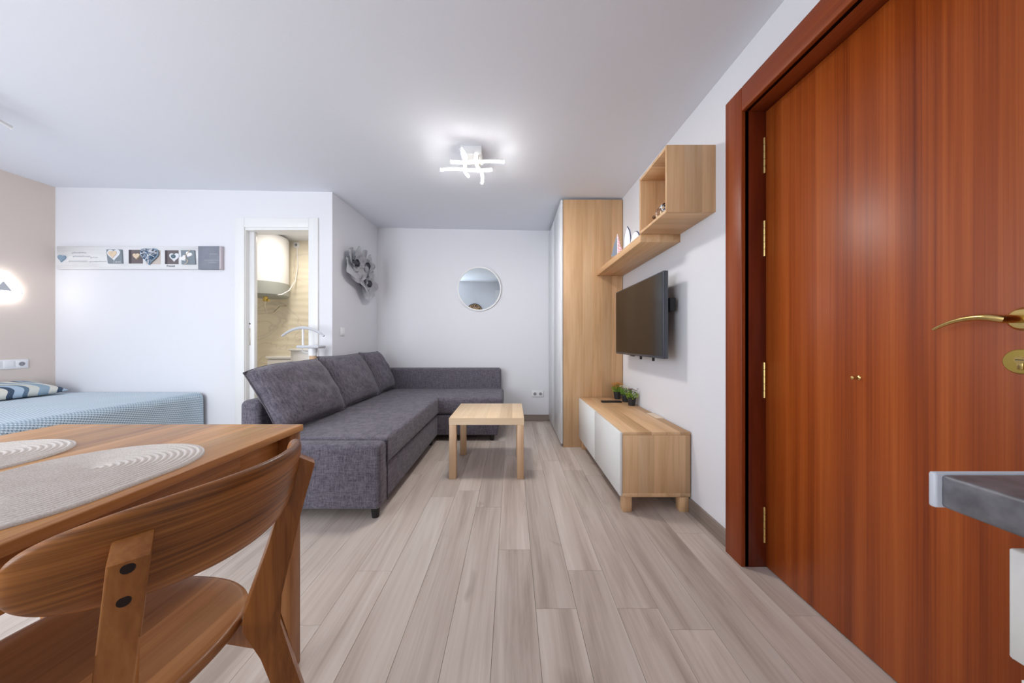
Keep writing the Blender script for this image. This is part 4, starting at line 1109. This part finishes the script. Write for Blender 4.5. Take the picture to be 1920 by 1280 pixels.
bm = bmesh.new(); cyl(bm, (0.06, -0.1, -0.05), (0.06, -0.1, 0.01), 0.022, n=14); cyl(bm, (0.035, -0.1, -0.045), (0.1, -0.1, -0.045), 0.014, n=12); obj('brass_valve', bm, M['brass2'], wh, True)
bm = bmesh.new(); tube(bm, [(0.06, -0.1, -0.05), (0.045, -0.1, -0.12), (0.06, -0.08, -0.21), (0.09, 0.0, -0.2), (0.085, 0.12, -0.1), (0.08, 0.24, -0.08)], 0.008, 8); obj('hose', bm, M['steel'], wh, True)
bm = bmesh.new(); tube(bm, [(-0.09, -0.08, 0.01), (-0.09, -0.07, -0.04), (-0.16, -0.02, -0.07), (-0.3, 0.1, -0.14), (-0.34, 0.24, -0.2)], 0.008, 8); obj('hose', bm, M['steel'], wh, True)
bm = bmesh.new(); tube(bm, [(0.17, -0.1, 0.02), (0.25, -0.08, 0.03), (0.28, 0.02, 0.10), (0.26, 0.12, 0.2), (0.24, 0.2, 0.26), (0.25, 0.235, 0.5), (0.24, 0.238, 0.62), (0.235, 0.238, 0.74)], 0.006, 8); obj('power_cable', bm, M['plastic'], wh, True)
plate('bathroom_socket', 'white socket on the tiled wall beside the water heater', 'socket', wall_frame((-3.01, YBB, 2.36), (1, 0, 0), (0, -1, 0)), 1, 's')
tl = thing('toilet', 'white toilet with cistern against the tiled wall', 'toilet', (-3.09, YBB - 0.001, 0))
bobj('cistern', (-0.21, 0.21, -0.17, 0, 0.38, 0.775), M['plastic'], tl, 0.02, 3)
bobj('cistern_lid', (-0.22, 0.22, -0.18, 0, 0.777, 0.812), M['plastic'], tl, 0.01, 3)
bm = bmesh.new(); lathe(bm, [(0.001, 0), (0.12, 0), (0.11, 0.2), (0.17, 0.36), (0.18, 0.40), (0.001, 0.40)], 32, (0, -0.38, 0))
for v in bm.verts: v.co.y = -0.38 + (v.co.y + 0.38) * 1.3
obj('bowl', bm, M['plastic'], tl, True)
bobj('seat_lid', (-0.18, 0.18, -0.60, -0.17, 0.40, 0.43), M['plastic'], tl, 0.012, 3)
bc = thing('bathroom_cabinet', 'narrow white drawer cabinet in the bathroom', 'cabinet', (-2.51, 3.98, 0))
bobj('carcass', (-0.17, 0.17, -0.15, 0.15, 0.0, 0.90), M['white'], bc, 0.002, 1)
bobj('cabinet_top', (-0.185, 0.185, -0.17, 0.155, 0.90, 0.922), M['white'], bc, 0.003, 2)
for k in range(3):
    d = bobj('drawer', (-0.135, 0.135, -0.162, -0.1505, 0.06 + k * 0.275, 0.315 + k * 0.275), M['white'], bc, 0.003, 2)
    bm = bmesh.new(); bmesh.ops.create_uvsphere(bm, u_segments=12, v_segments=8, radius=0.011)
    for v in bm.verts: v.co += Vector((0, -0.170, 0.19 + k * 0.275))
    obj('knob', bm, M['steel'], d, True)
